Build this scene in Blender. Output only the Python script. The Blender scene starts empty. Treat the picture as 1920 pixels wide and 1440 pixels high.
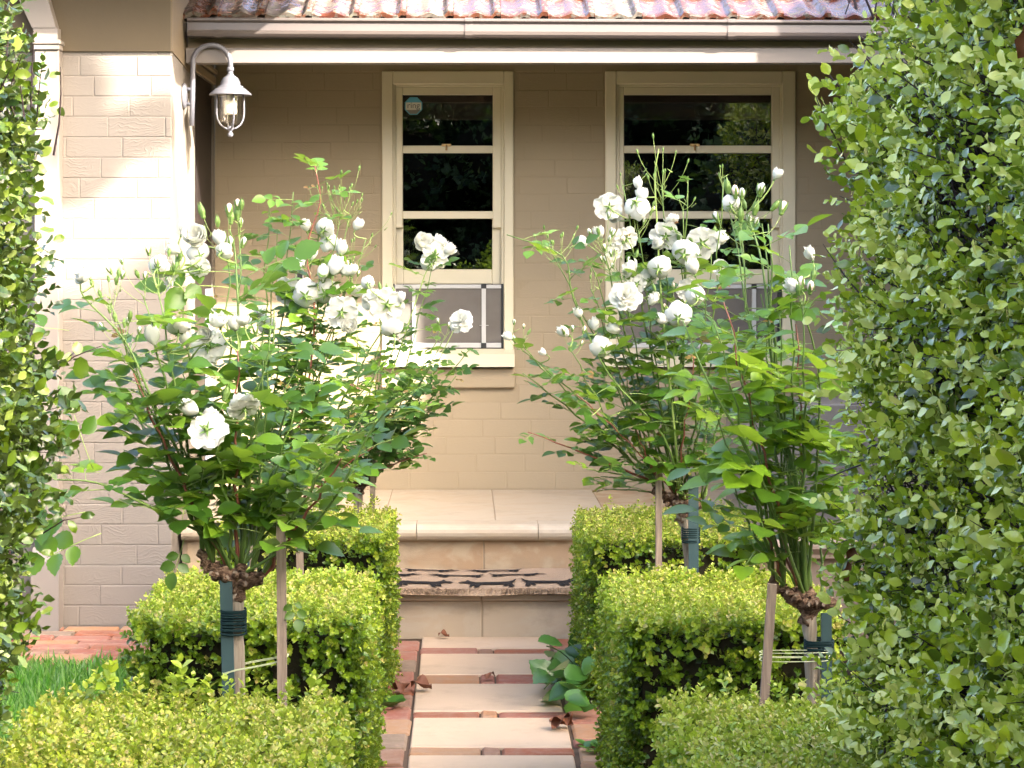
import bpy, math, random
import numpy as np
from mathutils import Vector, Matrix, Quaternion

random.seed(7)
RNG = np.random.default_rng(11)
R = math.radians
F = 4200.0          # focal length in photo pixels (1920 wide)
H = 1.54            # eye height
CX, CY = 870.0, 487.0

# ------------------------------------------------------------------ camera, sky, sun, exposure
sc = bpy.context.scene
cam_data = bpy.data.cameras.new('camera')
cam = bpy.data.objects.new('camera', cam_data)
sc.collection.objects.link(cam)
cam.location = (0, 0, H)
cam.rotation_euler = (R(90), 0, 0)
cam_data.sensor_width = 36
cam_data.lens = F / 1920 * 36
cam_data.shift_x = (960 - CX) / 1920
cam_data.shift_y = -(720 - CY) / 1920
cam_data.clip_start = 0.1
cam_data.clip_end = 500
sc.camera = cam

SUN = Vector((1.2, -1.0, 0.875)).normalized()     # towards the sun
world = bpy.data.worlds.new('World')
sc.world = world
world.use_nodes = True
wn = world.node_tree.nodes
wl = world.node_tree.links
bg = wn.get('Background') or wn.new('ShaderNodeBackground')
sky = wn.new('ShaderNodeTexSky')
sky.sky_type = 'NISHITA'
sky.sun_disc = False
sky.sun_elevation = math.asin(SUN.z)
sky.sun_rotation = math.atan2(SUN.x, SUN.y)
sky.air_density = 0.8
sky.dust_density = 6.0
sky.ozone_density = 0.0
wl.new(sky.outputs[0], bg.inputs[0])
bg.inputs[1].default_value = 0.15
sun_data = bpy.data.lights.new('sun', 'SUN')
sun_data.energy = 3.4
sun_data.angle = R(0.53)
sun_data.color = (1.0, 0.93, 0.82)
sun = bpy.data.objects.new('sun', sun_data)
sun.rotation_euler = (-SUN).to_track_quat('-Z', 'Y').to_euler()
sc.collection.objects.link(sun)
vs = sc.view_settings
vs.view_transform = 'Standard'
vs.look = 'None'
vs.gamma = 1
vs.use_curve_mapping = False
vs.exposure = 3.3
sc.render.engine = 'CYCLES'
sc.cycles.max_bounces = 8
sc.cycles.transparent_max_bounces = 8

COL = sc.collection

# ------------------------------------------------------------------ helpers
def PX(px, d): return (px - CX) * d / F
def PZ(py, d): return H - (py - CY) * d / F
def P(px, py, d): return Vector((PX(px, d), d, PZ(py, d)))

def tag(o, label=None, cat=None, group=None, kind=None):
    if label: o['label'] = label
    if cat: o['category'] = cat
    if group: o['group'] = group
    if kind: o['kind'] = kind
    return o

def empty(name, loc, label=None, cat=None, group=None):
    o = bpy.data.objects.new(name, None)
    o.empty_display_size = 0.1
    o.location = loc
    COL.objects.link(o)
    return tag(o, label, cat, group)

def inst(name, me, parent=None, M=None, loc=None):
    """one object on (shared) mesh data; M in world space"""
    o = bpy.data.objects.new(name, me)
    COL.objects.link(o)
    if M is None:
        M = Matrix.Translation(loc or (0, 0, 0))
    if parent is not None:
        o.parent = parent
        o.matrix_basis = M
        # parents here carry pure translations: cancel them so M stays in world space
        o.matrix_parent_inverse = world_of(parent).inverted()
    else:
        o.matrix_basis = M
    return o

def world_of(o):
    m = o.matrix_basis.copy()
    if o.parent is not None:
        m = world_of(o.parent) @ o.matrix_parent_inverse @ m
    return m

class MB:
    """collects polygons into one mesh"""
    def __init__(s):
        s.v = []; s.f = []; s.m = []; s.sm = []
    def add(s, verts, faces, mi=0, smooth=False):
        n = len(s.v)
        s.v.extend([tuple(p) for p in verts])
        for f in faces:
            s.f.append(tuple(i + n for i in f)); s.m.append(mi); s.sm.append(smooth)
        return s
    def box(s, x0, x1, y0, y1, z0, z1, mi=0, b=0.0):
        if b <= 0:
            v = [(x0,y0,z0),(x1,y0,z0),(x1,y1,z0),(x0,y1,z0),(x0,y0,z1),(x1,y0,z1),(x1,y1,z1),(x0,y1,z1)]
            f = [(0,3,2,1),(4,5,6,7),(0,1,5,4),(1,2,6,5),(2,3,7,6),(3,0,4,7)]
            return s.add(v, f, mi)
        # chamfered box
        v = []; 
        X = (x0, x1); Y = (y0, y1); Z = (z0, z1)
        idx = {}
        for i in (0,1):
            for j in (0,1):
                for k in (0,1):
                    sx = 1 if i == 0 else -1; sy = 1 if j == 0 else -1; sz = 1 if k == 0 else -1
                    idx[(i,j,k,0)] = len(v); v.append((X[i], Y[j]+sy*b, Z[k]+sz*b))
                    idx[(i,j,k,1)] = len(v); v.append((X[i]+sx*b, Y[j], Z[k]+sz*b))
                    idx[(i,j,k,2)] = len(v); v.append((X[i]+sx*b, Y[j]+sy*b, Z[k]))
        f = []
        g = lambda i,j,k,a: idx[(i,j,k,a)]
        f += [(g(0,0,0,0),g(0,0,1,0),g(0,1,1,0),g(0,1,0,0)), (g(1,0,0,0),g(1,1,0,0),g(1,1,1,0),g(1,0,1,0))]
        f += [(g(0,0,0,1),g(1,0,0,1),g(1,0,1,1),g(0,0,1,1)), (g(0,1,0,1),g(0,1,1,1),g(1,1,1,1),g(1,1,0,1))]
        f += [(g(0,0,0,2),g(0,1,0,2),g(1,1,0,2),g(1,0,0,2)), (g(0,0,1,2),g(1,0,1,2),g(1,1,1,2),g(0,1,1,2))]
        for k in (0,1):
            for j in (0,1): f.append((g(0,j,k,1),g(1,j,k,1),g(1,j,k,2),g(0,j,k,2)))
            for i in (0,1): f.append((g(i,0,k,0),g(i,1,k,0),g(i,1,k,2),g(i,0,k,2)))
        for i in (0,1):
            for j in (0,1): f.append((g(i,j,0,0),g(i,j,1,0),g(i,j,1,1),g(i,j,0,1)))
        for i in (0,1):
            for j in (0,1):
                for k in (0,1): f.append((g(i,j,k,0),g(i,j,k,1),g(i,j,k,2)))
        return s.add(v, f, mi)
    def tube(s, pts, radii, sides=6, mi=0, caps=True, smooth=True):
        pts = [Vector(p) for p in pts]
        if not hasattr(radii, '__len__'): radii = [radii]*len(pts)
        v = []; f = []
        t0 = (pts[1]-pts[0]).normalized()
        n = t0.orthogonal().normalized()
        for i, p in enumerate(pts):
            t = (pts[min(i+1,len(pts)-1)] - pts[max(i-1,0)])
            if t.length < 1e-9: t = t0
            t = t.normalized()
            n = (n - t*n.dot(t))
            n = n.normalized() if n.length > 1e-6 else t.orthogonal().normalized()
            b = t.cross(n)
            for k in range(sides):
                a = 2*math.pi*k/sides
                v.append(p + (n*math.cos(a) + b*math.sin(a))*radii[i])
        for i in range(len(pts)-1):
            for k in range(sides):
                a = i*sides+k; b2 = i*sides+(k+1)%sides
                f.append((a, b2, b2+sides, a+sides))
        if caps:
            f.append(tuple(range(sides))[::-1]); f.append(tuple((len(pts)-1)*sides+k for k in range(sides)))
        return s.add(v, f, mi, smooth)
    def lathe(s, c, prof, sides=20, mi=0, axis='z', smooth=True):
        v = []; f = []
        for (r, z) in prof:
            for k in range(sides):
                a = 2*math.pi*k/sides
                if axis == 'z': v.append((c[0]+r*math.cos(a), c[1]+r*math.sin(a), c[2]+z))
                elif axis == 'x': v.append((c[0]+z, c[1]+r*math.cos(a), c[2]+r*math.sin(a)))
        for i in range(len(prof)-1):
            for k in range(sides):
                a = i*sides+k; b = i*sides+(k+1)%sides
                f.append((a, b, b+sides, a+sides))
        return s.add(v, f, mi, smooth)
    def mesh(s, name, mats):
        me = bpy.data.meshes.new(name)
        me.from_pydata(s.v, [], s.f)
        for m in (mats if isinstance(mats, (list, tuple)) else [mats]): me.materials.append(m)
        me.polygons.foreach_set('material_index', s.m)
        me.polygons.foreach_set('use_smooth', s.sm)
        me.update()
        return me
    def obj(s, name, mats, parent=None):
        return inst(name, s.mesh(name, mats), parent)

# ---- node helpers
class NT:
    def __init__(s, name):
        s.m = bpy.data.materials.new(name); s.m.use_nodes = True
        s.t = s.m.node_tree; s.t.nodes.clear()
        s.out = s.n('ShaderNodeOutputMaterial')
    def n(s, k, **kw):
        x = s.t.nodes.new(k)
        for a, b in kw.items(): setattr(x, a, b)
        return x
    def l(s, a, b): s.t.links.new(a, b)
    def val(s, sock, v):
        if isinstance(v, bpy.types.NodeSocket): s.l(v, sock)
        else: sock.default_value = v
    def pos(s, scale=(1,1,1), obj=False):
        mp = s.n('ShaderNodeMapping'); mp.inputs['Scale'].default_value = scale
        if obj: s.l(s.n('ShaderNodeTexCoord').outputs['Object'], mp.inputs[0])
        else: s.l(s.n('ShaderNodeNewGeometry').outputs['Position'], mp.inputs[0])
        return mp.outputs[0]
    def noise(s, vec, scale, detail=4, rough=.55, dist=0):
        x = s.n('ShaderNodeTexNoise'); s.l(vec, x.inputs['Vector'])
        x.inputs['Scale'].default_value = scale; x.inputs['Detail'].default_value = detail
        x.inputs['Roughness'].default_value = rough; x.inputs['Distortion'].default_value = dist
        return x.outputs['Fac']
    def ramp(s, fac, stops, interp='LINEAR'):
        x = s.n('ShaderNodeValToRGB'); s.l(fac, x.inputs[0])
        e = x.color_ramp.elements
        x.color_ramp.interpolation = interp
        while len(e) < len(stops): e.new(0.5)
        for i, (p, c) in enumerate(stops):
            e[i].position = p; e[i].color = (*c, 1) if len(c) == 3 else c
        return x.outputs[0]
    def mix(s, fac, a, b, mode='MIX'):
        x = s.n('ShaderNodeMix', data_type='RGBA', blend_type=mode)
        s.val(x.inputs[0], fac)
        s.val(x.inputs[6], a if isinstance(a, bpy.types.NodeSocket) else (*a, 1))
        s.val(x.inputs[7], b if isinstance(b, bpy.types.NodeSocket) else (*b, 1))
        return x.outputs[2]
    def math(s, op, a, b=0.0, c=0.0):
        x = s.n('ShaderNodeMath', operation=op); s.val(x.inputs[0], a); s.val(x.inputs[1], b)
        s.val(x.inputs[2], c)
        return x.outputs[0]
    def bump(s, h, strength=.3, dist=.01, normal=None):
        x = s.n('ShaderNodeBump'); x.inputs['Strength'].default_value = strength
        x.inputs['Distance'].default_value = dist; s.l(h, x.inputs['Height'])
        if normal is not None: s.l(normal, x.inputs['Normal'])
        return x.outputs[0]
    def pbsdf(s, color, rough=.5, normal=None, spec=.5, metal=0.0, coat=0.0):
        x = s.n('ShaderNodeBsdfPrincipled')
        s.val(x.inputs['Base Color'], color if isinstance(color, bpy.types.NodeSocket) else (*color, 1))
        s.val(x.inputs['Roughness'], rough); x.inputs['Metallic'].default_value = metal
        x.inputs['Specular IOR Level'].default_value = spec
        x.inputs['Coat Weight'].default_value = coat; x.inputs['Coat Roughness'].default_value = .12; x.inputs['Coat IOR'].default_value = 1.6
        if normal is not None: s.l(normal, x.inputs['Normal'])
        return x.outputs[0]
    def done(s, shader):
        s.l(shader, s.out.inputs[0]); return s.m

def mat_plain(name, col, rough=.5, spec=.5, metal=0, bumpy=0, nscale=60, var=.12):
    t = NT(name)
    v = t.pos()
    n = t.noise(v, 3.0, 5)
    c = t.mix(t.math('MULTIPLY', n, 1.0), tuple(k*(1-var) for k in col), tuple(min(1,k*(1+var)) for k in col))
    nm = t.bump(t.noise(v, nscale, 4), bumpy, .003) if bumpy else None
    return t.done(t.pbsdf(c, rough, nm, spec, metal))

def mat_wall(name, stroke, col=(.60, .475, .345)):
    """thick cream masonry paint over brick"""
    t = NT(name)
    v = t.pos()
    big = t.noise(v, 1.3, 3)
    sm = t.noise(v, 9, 5)
    c = t.mix(big, tuple(k*.93 for k in col), tuple(k*1.06 for k in col))
    c = t.mix(t.math('MULTIPLY', sm, .25), c, tuple(k*.8 for k in col))
    # curved trowel / roller strokes
    w = t.n('ShaderNodeTexWave', wave_type='BANDS', bands_direction='Z')
    mp = t.n('ShaderNodeMapping'); mp.inputs['Scale'].default_value = (.8, 1, 1); mp.inputs['Rotation'].default_value = (0,.3,0)
    t.l(t.n('ShaderNodeNewGeometry').outputs['Position'], mp.inputs[0])
    t.l(mp.outputs[0], w.inputs[0])
    w.inputs['Scale'].default_value = 19; w.inputs['Distortion'].default_value = 34
    w.inputs['Detail'].default_value = 3; w.inputs['Detail Scale'].default_value = .5
    thr = t.ramp(w.outputs['Fac'], [(.55, (0,0,0)), (.95, (1,1,1))])
    fine = t.noise(v, 130, 3)
    mid = t.noise(v, 26, 5, .6, .8)
    msk = t.ramp(t.noise(v, 6, 3), [(.35, (0,0,0)), (.8, (1,1,1))])
    h = t.math('MULTIPLY', thr, msk)
    h = t.math('MULTIPLY_ADD', mid, .6, t.math('MULTIPLY', h, stroke))
    h = t.math('MULTIPLY_ADD', fine, .12, h)
    return t.done(t.pbsdf(c, .62, t.bump(h, .6, .0019), .35))

def mat_sandstone(name, base=(.42,.325,.215), alt=(.32,.19,.10), amt=.75):
    t = NT(name)
    v = t.pos((1,1,1.6))
    oi = t.n('ShaderNodeObjectInfo').outputs['Random']
    add = t.n('ShaderNodeVectorMath', operation='ADD')
    cmb = t.n('ShaderNodeCombineXYZ'); t.l(t.math('MULTIPLY', oi, 17.0), cmb.inputs[0]); t.l(t.math('MULTIPLY', oi, 5.0), cmb.inputs[2])
    t.l(v, add.inputs[0]); t.l(cmb.outputs[0], add.inputs[1]); v2 = add.outputs[0]
    sw = t.noise(v2, 2.2, 4, .5, 2.6)
    m = t.ramp(sw, [(.47, (0,0,0)), (.56, (1,1,1))])
    band = t.noise(v2, 14, 5, .6, 1.5)
    m2 = t.math('MULTIPLY', m, amt)
    c = t.mix(m2, base, alt)
    c = t.mix(t.math('MULTIPLY', band, .35), c, tuple(k*.75 for k in base))
    c = t.mix(t.math('MULTIPLY', oi, .25), c, tuple(k*1.12 for k in base))
    spot = t.ramp(t.noise(v, 5.5, 7, .7), [(.52,(0,0,0)),(.72,(.5,.5,.5))])
    c = t.mix(spot, c, tuple(k*.62 for k in base))
    fine = t.noise(v, 160, 3)
    return t.done(t.pbsdf(c, .6, t.bump(fine, .3, .003), .35))

def mat_brick(name):
    t = NT(name)
    oi = t.n('ShaderNodeObjectInfo').outputs['Random']
    v = t.pos()
    c = t.ramp(oi, [(0,(.25,.085,.045)),(.2,(.33,.17,.085)),(.36,(.26,.095,.065)),(.5,(.19,.14,.10)),(.66,(.31,.18,.10)),(.8,(.22,.12,.08)),(.9,(.28,.12,.085))], 'CONSTANT')
    n = t.noise(v, 14, 6, .65)
    c = t.mix(t.ramp(n, [(.42,(0,0,0)),(.75,(.65,.65,.65))]), c, (.30,.22,.17))
    n2 = t.noise(v, 45, 4)
    c = t.mix(t.ramp(n2, [(.55,(0,0,0)),(.8,(.35,.35,.35))]), c, (.42,.27,.19))
    return t.done(t.pbsdf(c, .85, t.bump(t.noise(v, 70, 5), .6, .004), .25))

def mat_leaf(name, stops, tint='attr', rough=.38, trans=.35, tcol=(.30,.50,.06), spec=.5, back=None, nbump=.2, coat=0.0):
    """two-sided leaf; colour varies leaf by leaf (mesh attribute or object random)"""
    t = NT(name)
    if tint == 'attr':
        a = t.n('ShaderNodeAttribute'); a.attribute_name = 'tint'; fac = a.outputs['Fac']
    else:
        fac = t.n('ShaderNodeObjectInfo').outputs['Random']
    c = t.ramp(fac, stops)
    v = t.pos()
    n = t.noise(v, 35, 3)
    c = t.mix(t.math('MULTIPLY', n, .35), c, tuple(k*.55 for k in stops[0][1]))
    geo = t.n('ShaderNodeNewGeometry')
    c2 = t.mix(.45, c, back or (.20,.27,.12))
    cc = t.mix(geo.outputs['Backfacing'], c, c2)
    nm = t.bump(t.noise(v, 160, 2), nbump, .002)
    p = t.pbsdf(cc, rough, nm, spec, coat=coat)
    tr = t.n('ShaderNodeBsdfTranslucent'); t.l(t.mix(.6, c, tcol), tr.inputs[0])
    mx = t.n('ShaderNodeMixShader'); mx.inputs[0].default_value = trans
    t.l(p, mx.inputs[1]); t.l(tr.outputs[0], mx.inputs[2])
    return t.done(mx.outputs[0])

M = {}
M['wall'] = mat_wall('painted_brick', .35, (.30,.24,.155))
M['wing'] = mat_wall('trowelled_painted_wall', 1.1, (.185,.163,.140))
M['mortar'] = mat_plain('painted_joint', (.29,.232,.15), .75, .3, bumpy=.4)
M['trim'] = mat_plain('cream_gloss_paint', (.60,.54,.39), .38, .5, var=.05, bumpy=.05)
M['gutter'] = mat_plain('painted_gutter_metal', (.088,.073,.068), .32, .5, var=.06)
M['fascia'] = mat_plain('painted_fascia', (.15,.128,.112), .45, .5, var=.06)
M['umber'] = mat_plain('shadow_board_paint', (.30,.235,.155), .6, .4)
M['soffit'] = mat_plain('soffit_paint', (.30,.235,.15), .6, .4)
M['dark'] = mat_plain('dark_interior', (.018,.015,.013), .8, .2)
M['door'] = mat_plain('dark_brown_door_paint', (.012,.007,.006), .5, .5)
M['door_sun'] = mat_plain('grey_door_sunlight', (.20,.20,.24), .5, .5)  # sunlight on the lower door put into a grey colour
M['alu'] = mat_plain('aluminium_frame', (.46,.46,.45), .35, .6, var=.03)
M['black'] = mat_plain('black_plastic', (.012,.012,.012), .4, .5)
M['brass'] = mat_plain('aged_brass', (.42,.27,.12), .4, .5, metal=.6)
M['lampgrey'] = mat_plain('powder_coated_grey', (.10,.10,.115), .35, .5, var=.04)
M['stone'] = mat_sandstone('honed_sandstone')
M['stone_pale'] = mat_sandstone('pale_sandstone', (.42,.355,.27), (.38,.28,.18), .35)
M['paver'] = mat_sandstone('paving_sandstone', (.50,.372,.262), (.45,.32,.22), .3)
M['brick'] = mat_brick('clay_brick')
M['soil'] = mat_plain('dark_soil', (.055,.038,.025), .95, .1, bumpy=1, nscale=40, var=.5)
M['sand'] = mat_plain('jointing_sand', (.10,.07,.05), .95, .1, bumpy=.8, var=.4)
M['wood'] = None

def mat_wood(name, a, b):
    t = NT(name)
    v = t.pos((38,38,2.2))
    n = t.noise(v, 3.2, 6, .6, .5)
    c = t.ramp(n, [(.25, a), (.7, b)])
    return t.done(t.pbsdf(c, .85, t.bump(n, .6, .003), .2))
M['stake'] = mat_wood('weathered_timber', (.16,.12,.09), (.33,.26,.20))
M['bark'] = mat_wood('pale_rose_bark', (.14,.11,.075), (.36,.31,.24))
def mat_knuckle():
    t = NT('knotted_bark'); v = t.pos((1,1,1.6))
    n = t.noise(v, 48, 6, .7, 1.2)
    c = t.ramp(n, [(.32,(.03,.018,.012)),(.46,(.12,.07,.045)),(.6,(.26,.17,.11)),(.74,(.45,.33,.22))])
    return t.done(t.pbsdf(c, .8, t.bump(n, 1, .012), .2))
M['knuckle'] = mat_knuckle()
M['steel_green'] = mat_plain('green_grey_metal', (.035,.07,.075), .45, .5, var=.15, bumpy=.2)
M['twine_dark'] = mat_plain('dark_green_twine', (.006,.022,.024), .8, .2, bumpy=.6)
M['twine_pale'] = mat_plain('pale_raffia', (.52,.56,.34), .7, .3)
M['cane'] = mat_plain('green_cane_bark', (.10,.17,.035), .5, .4, var=.35)
M['cane_red'] = mat_plain('red_young_cane', (.22,.075,.05), .5, .4, var=.3)
M['stalk'] = mat_plain('pale_green_stalk', (.24,.33,.09), .5, .4, var=.25)
M['twig'] = mat_plain('dark_purple_twig', (.035,.018,.02), .6, .4, var=.4)
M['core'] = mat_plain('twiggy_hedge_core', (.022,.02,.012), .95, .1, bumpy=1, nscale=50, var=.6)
M['dead'] = mat_plain('dry_brown_leaf', (.16,.06,.03), .6, .3, var=.5, bumpy=.4)
M['bud'] = mat_plain('green_sepal', (.13,.22,.05), .5, .4, var=.25)

M['rose_leaf'] = mat_leaf('rose_leaf', [(0,(.028,.085,.010)),(.35,(.06,.15,.012)),(.7,(.11,.23,.016)),(1,(.20,.34,.022))], 'obj', .36, .30, (.36,.55,.04), .5, back=(.18,.28,.12))
M['rose_leaf_dark'] = mat_leaf('dark_rose_leaf', [(0,(.022,.065,.012)),(.5,(.045,.12,.016)),(1,(.10,.20,.022))], 'obj', .42, .32, (.2,.4,.04), .6, back=(.14,.22,.14))  # darker green rose leaf
M['young_leaf'] = mat_leaf('reddish_young_leaf', [(0,(.22,.10,.04)),(.5,(.18,.20,.04)),(1,(.28,.12,.06))], 'obj', .35, .4, (.5,.3,.05))
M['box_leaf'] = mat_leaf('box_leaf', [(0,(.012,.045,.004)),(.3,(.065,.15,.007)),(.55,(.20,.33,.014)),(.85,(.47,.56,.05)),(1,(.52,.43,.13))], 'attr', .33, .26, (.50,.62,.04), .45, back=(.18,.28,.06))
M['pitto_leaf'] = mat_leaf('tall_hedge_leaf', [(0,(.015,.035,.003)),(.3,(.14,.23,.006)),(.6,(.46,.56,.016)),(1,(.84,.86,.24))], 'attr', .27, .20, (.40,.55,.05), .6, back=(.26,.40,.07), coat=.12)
M['pitto_leaf_obj'] = mat_leaf('tall_hedge_single_leaf', [(0,(.015,.035,.003)),(.3,(.14,.23,.006)),(.6,(.46,.56,.016)),(1,(.84,.86,.24))], 'obj', .27, .20, (.40,.55,.05), .6, back=(.26,.40,.07), coat=.12)
M['left_leaf'] = mat_leaf('left_hedge_leaf', [(0,(.010,.03,.003)),(.3,(.045,.095,.006)),(.65,(.12,.20,.012)),(1,(.26,.34,.07))], 'attr', .3, .10, (.30,.42,.03), .5, back=(.12,.16,.07))
M['left_leaf_obj'] = mat_leaf('left_hedge_single_leaf', [(0,(.010,.03,.003)),(.3,(.045,.095,.006)),(.65,(.12,.20,.012)),(1,(.26,.34,.07))], 'obj', .3, .12, (.30,.42,.03), .5, back=(.12,.16,.07))
M['bright_rose_leaf'] = mat_leaf('bright_rose_leaf', [(0,(.05,.13,.010)),(.4,(.12,.25,.014)),(.75,(.20,.36,.018)),(1,(.32,.48,.035))], 'obj', .36, .32, (.42,.6,.04), .5, back=(.22,.32,.12))
M['vine_leaf'] = mat_leaf('vine_leaf', [(0,(.02,.07,.02)),(.5,(.045,.14,.025)),(1,(.10,.24,.03))], 'obj', .3, .3, (.2,.4,.04), .6)
M['grass'] = mat_leaf('grass_blade', [(0,(.04,.16,.012)),(.5,(.09,.28,.02)),(1,(.22,.42,.05))], 'attr', .5, .35, (.2,.5,.04), .4)
M['dark_tree_leaf'] = mat_leaf('evergreen_leaf', [(0,(.008,.022,.006)),(.5,(.014,.038,.01)),(1,(.03,.06,.012))], 'attr', .5, .12, (.1,.2,.02), .3)
M['tree_leaf'] = mat_leaf('tree_leaf', [(0,(.02,.06,.012)),(.5,(.05,.12,.02)),(1,(.12,.2,.03))], 'attr', .5, .35, (.35,.5,.04), .4)

def mat_petal():
    t = NT('white_petal'); v = t.pos()
    n = t.noise(v, 30, 3)
    c = t.mix(n, (.66,.67,.62), (.74,.75,.72))
    p = t.pbsdf(c, .6, t.bump(t.noise(v, 90, 3), .25, .002), .3)
    tr = t.n('ShaderNodeBsdfTranslucent'); tr.inputs[0].default_value = (.66,.66,.52,1)
    mx = t.n('ShaderNodeMixShader'); mx.inputs[0].default_value = .38
    t.l(p, mx.inputs[1]); t.l(tr.outputs[0], mx.inputs[2])
    return t.done(mx.outputs[0])
M['petal'] = mat_petal()
M['pink'] = mat_plain('pink_flushed_petal', (.78,.60,.50), .6, .3, var=.1)

def mat_glass(name, refl=.10, tint=(.85,.9,.88)):
    t = NT(name)
    g = t.n('ShaderNodeBsdfGlossy'); g.inputs['Roughness'].default_value = .0
    v = t.pos(); 
    t.l(t.bump(t.noise(v, 3.0, 1), .012, .02), g.inputs['Normal'])
    tr = t.n('ShaderNodeBsdfTransparent'); tr.inputs[0].default_value = (*tint, 1)
    mx = t.n('ShaderNodeMixShader'); mx.inputs[0].default_value = refl
    t.l(tr.outputs[0], mx.inputs[1]); t.l(g.outputs[0], mx.inputs[2])
    return t.done(mx.outputs[0])
M['glass'] = mat_glass('window_glass', .09, (.6,.6,.6))
M['lamp_glass'] = mat_glass('lamp_glass', .16, (.93,.90,.82))

def mat_screen():
    t = NT('fly_screen_mesh'); v = t.pos()
    n = t.noise(v, 9, 3)
    c = t.mix(n, (.12,.105,.09), (.19,.17,.15))
    p = t.pbsdf(c, .55, None, .4)
    tr = t.n('ShaderNodeBsdfTransparent')
    mx = t.n('ShaderNodeMixShader'); mx.inputs[0].default_value = .25
    t.l(p, mx.inputs[1]); t.l(tr.outputs[0], mx.inputs[2])
    return t.done(mx.outputs[0])
M['screen'] = mat_screen()

def mat_tile():
    t = NT('glazed_terracotta_tile'); v = t.pos()
    oi = t.n('ShaderNodeObjectInfo').outputs['Random']
    c = t.ramp(oi, [(0,(.070,.022,.013)),(.4,(.105,.038,.020)),(.7,(.08,.024,.016)),(1,(.115,.052,.028))])
    l1 = t.noise(v, 22, 6, .7, .6)
    sh = t.math('ADD', t.math('MULTIPLY', oi, .12), t.math('MULTIPLY', l1, 1.0))
    m = t.ramp(sh, [(.53,(0,0,0)),(.60,(1,1,1))])
    lich = t.ramp(t.noise(v, 60, 4), [(.35,(.05,.044,.036)),(.55,(.135,.125,.105)),(.75,(.13,.11,.06))])
    c = t.mix(m, c, lich)
    dirt = t.ramp(t.noise(v, 8, 5), [(.5,(0,0,0)),(.75,(.6,.6,.6))])
    c = t.mix(dirt, c, (.12,.06,.045))
    r = t.mix(m, (.22,.22,.22), (.8,.8,.8))
    return t.done(t.pbsdf(c, r, t.bump(l1, .3, .004), .6))
M['tile'] = mat_tile()

def mat_mat():
    t = NT('coir_pile'); v = t.pos()
    n = t.noise(v, 260, 3); n2 = t.noise(v, 5, 3)
    c = t.mix(n, (.20,.135,.085), (.46,.34,.24))
    c = t.mix(t.math('MULTIPLY', n2, .3), c, (.58,.45,.34))
    return t.done(t.pbsdf(c, .95, t.bump(n, 1, .006), .1))
M['coir'] = mat_mat()
M['coir_black'] = mat_plain('black_dyed_pile', (.02,.019,.02), .95, .1, bumpy=1, nscale=260)

# ------------------------------------------------------------------ numpy scatter: many copies of small templates in one mesh
def make_big_mesh(name, mat, tmpl, Pm, Rm, Sm, tint, which):
    """tmpl: list of (verts Nx3, tris Mx3, tintoffset per vert); Pm Nx3, Rm Nx3x3 (columns = axes), Sm N"""
    VV = []; TT = []; TI = []; off = 0
    for k, (tv, tf, tt) in enumerate(tmpl):
        idx = np.where(which == k)[0]
        if len(idx) == 0: continue
        p = np.einsum('nij,vj->nvi', Rm[idx], tv) * Sm[idx][:, None, None] + Pm[idx][:, None, :]
        n, nv = p.shape[0], p.shape[1]
        VV.append(p.reshape(-1, 3))
        f = tf[None, :, :] + (np.arange(n) * nv)[:, None, None] + off
        TT.append(f.reshape(-1, 3))
        ti = np.clip(tint[idx][:, None] + tt[None, :], 0, 1)
        TI.append(ti.reshape(-1))
        off += n * nv
    V = np.concatenate(VV).astype(np.float32); T = np.concatenate(TT).astype(np.int32); TI = np.concatenate(TI).astype(np.float32)
    me = bpy.data.meshes.new(name)
    me.vertices.add(len(V)); me.vertices.foreach_set('co', V.ravel())
    me.loops.add(len(T)*3); me.loops.foreach_set('vertex_index', T.ravel())
    me.polygons.add(len(T))
    me.polygons.foreach_set('loop_start', np.arange(0, len(T)*3, 3, dtype=np.int32))
    me.polygons.foreach_set('loop_total', np.full(len(T), 3, dtype=np.int32))
    me.polygons.foreach_set('use_smooth', np.ones(len(T), dtype=bool))
    a = me.attributes.new('tint', 'FLOAT', 'POINT'); a.data.foreach_set('value', TI)
    me.materials.append(mat)
    me.update(calc_edges=True)
    return me

def frames(axis, up):
    """rotation matrices whose local +Y = axis and local +Z ~ up"""
    y = axis / np.linalg.norm(axis, axis=1, keepdims=True)
    x = np.cross(y, up); nx = np.linalg.norm(x, axis=1, keepdims=True)
    x = np.where(nx < 1e-5, np.array([[1., 0, 0]]), x / np.maximum(nx, 1e-5))
    z = np.cross(x, y)
    return np.stack([x, y, z], axis=2)

def leaf_tmpl(w=.33, fold=.08, curl=.12, tip=1.0, lod=2):
    if lod == 2:
        v = np.array([[0,0,0],[-w*.8,.28,fold],[w*.8,.28,fold],[-w,.6,fold*.9-curl*.3],[w,.6,fold*.9-curl*.3],[0,tip,-curl],[0,.32,0],[0,.66,-curl*.3]], float)
        f = np.array([[0,2,6],[0,6,1],[6,2,4],[6,4,7],[6,7,3],[6,3,1],[7,4,5],[7,5,3]])
    else:
        v = np.array([[0,0,0],[-w,.5,fold],[w,.5,fold],[0,tip,-curl],[0,.5,0]], float)
        f = np.array([[0,2,4],[0,4,1],[4,2,3],[4,3,1]])
    return v, f

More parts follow.
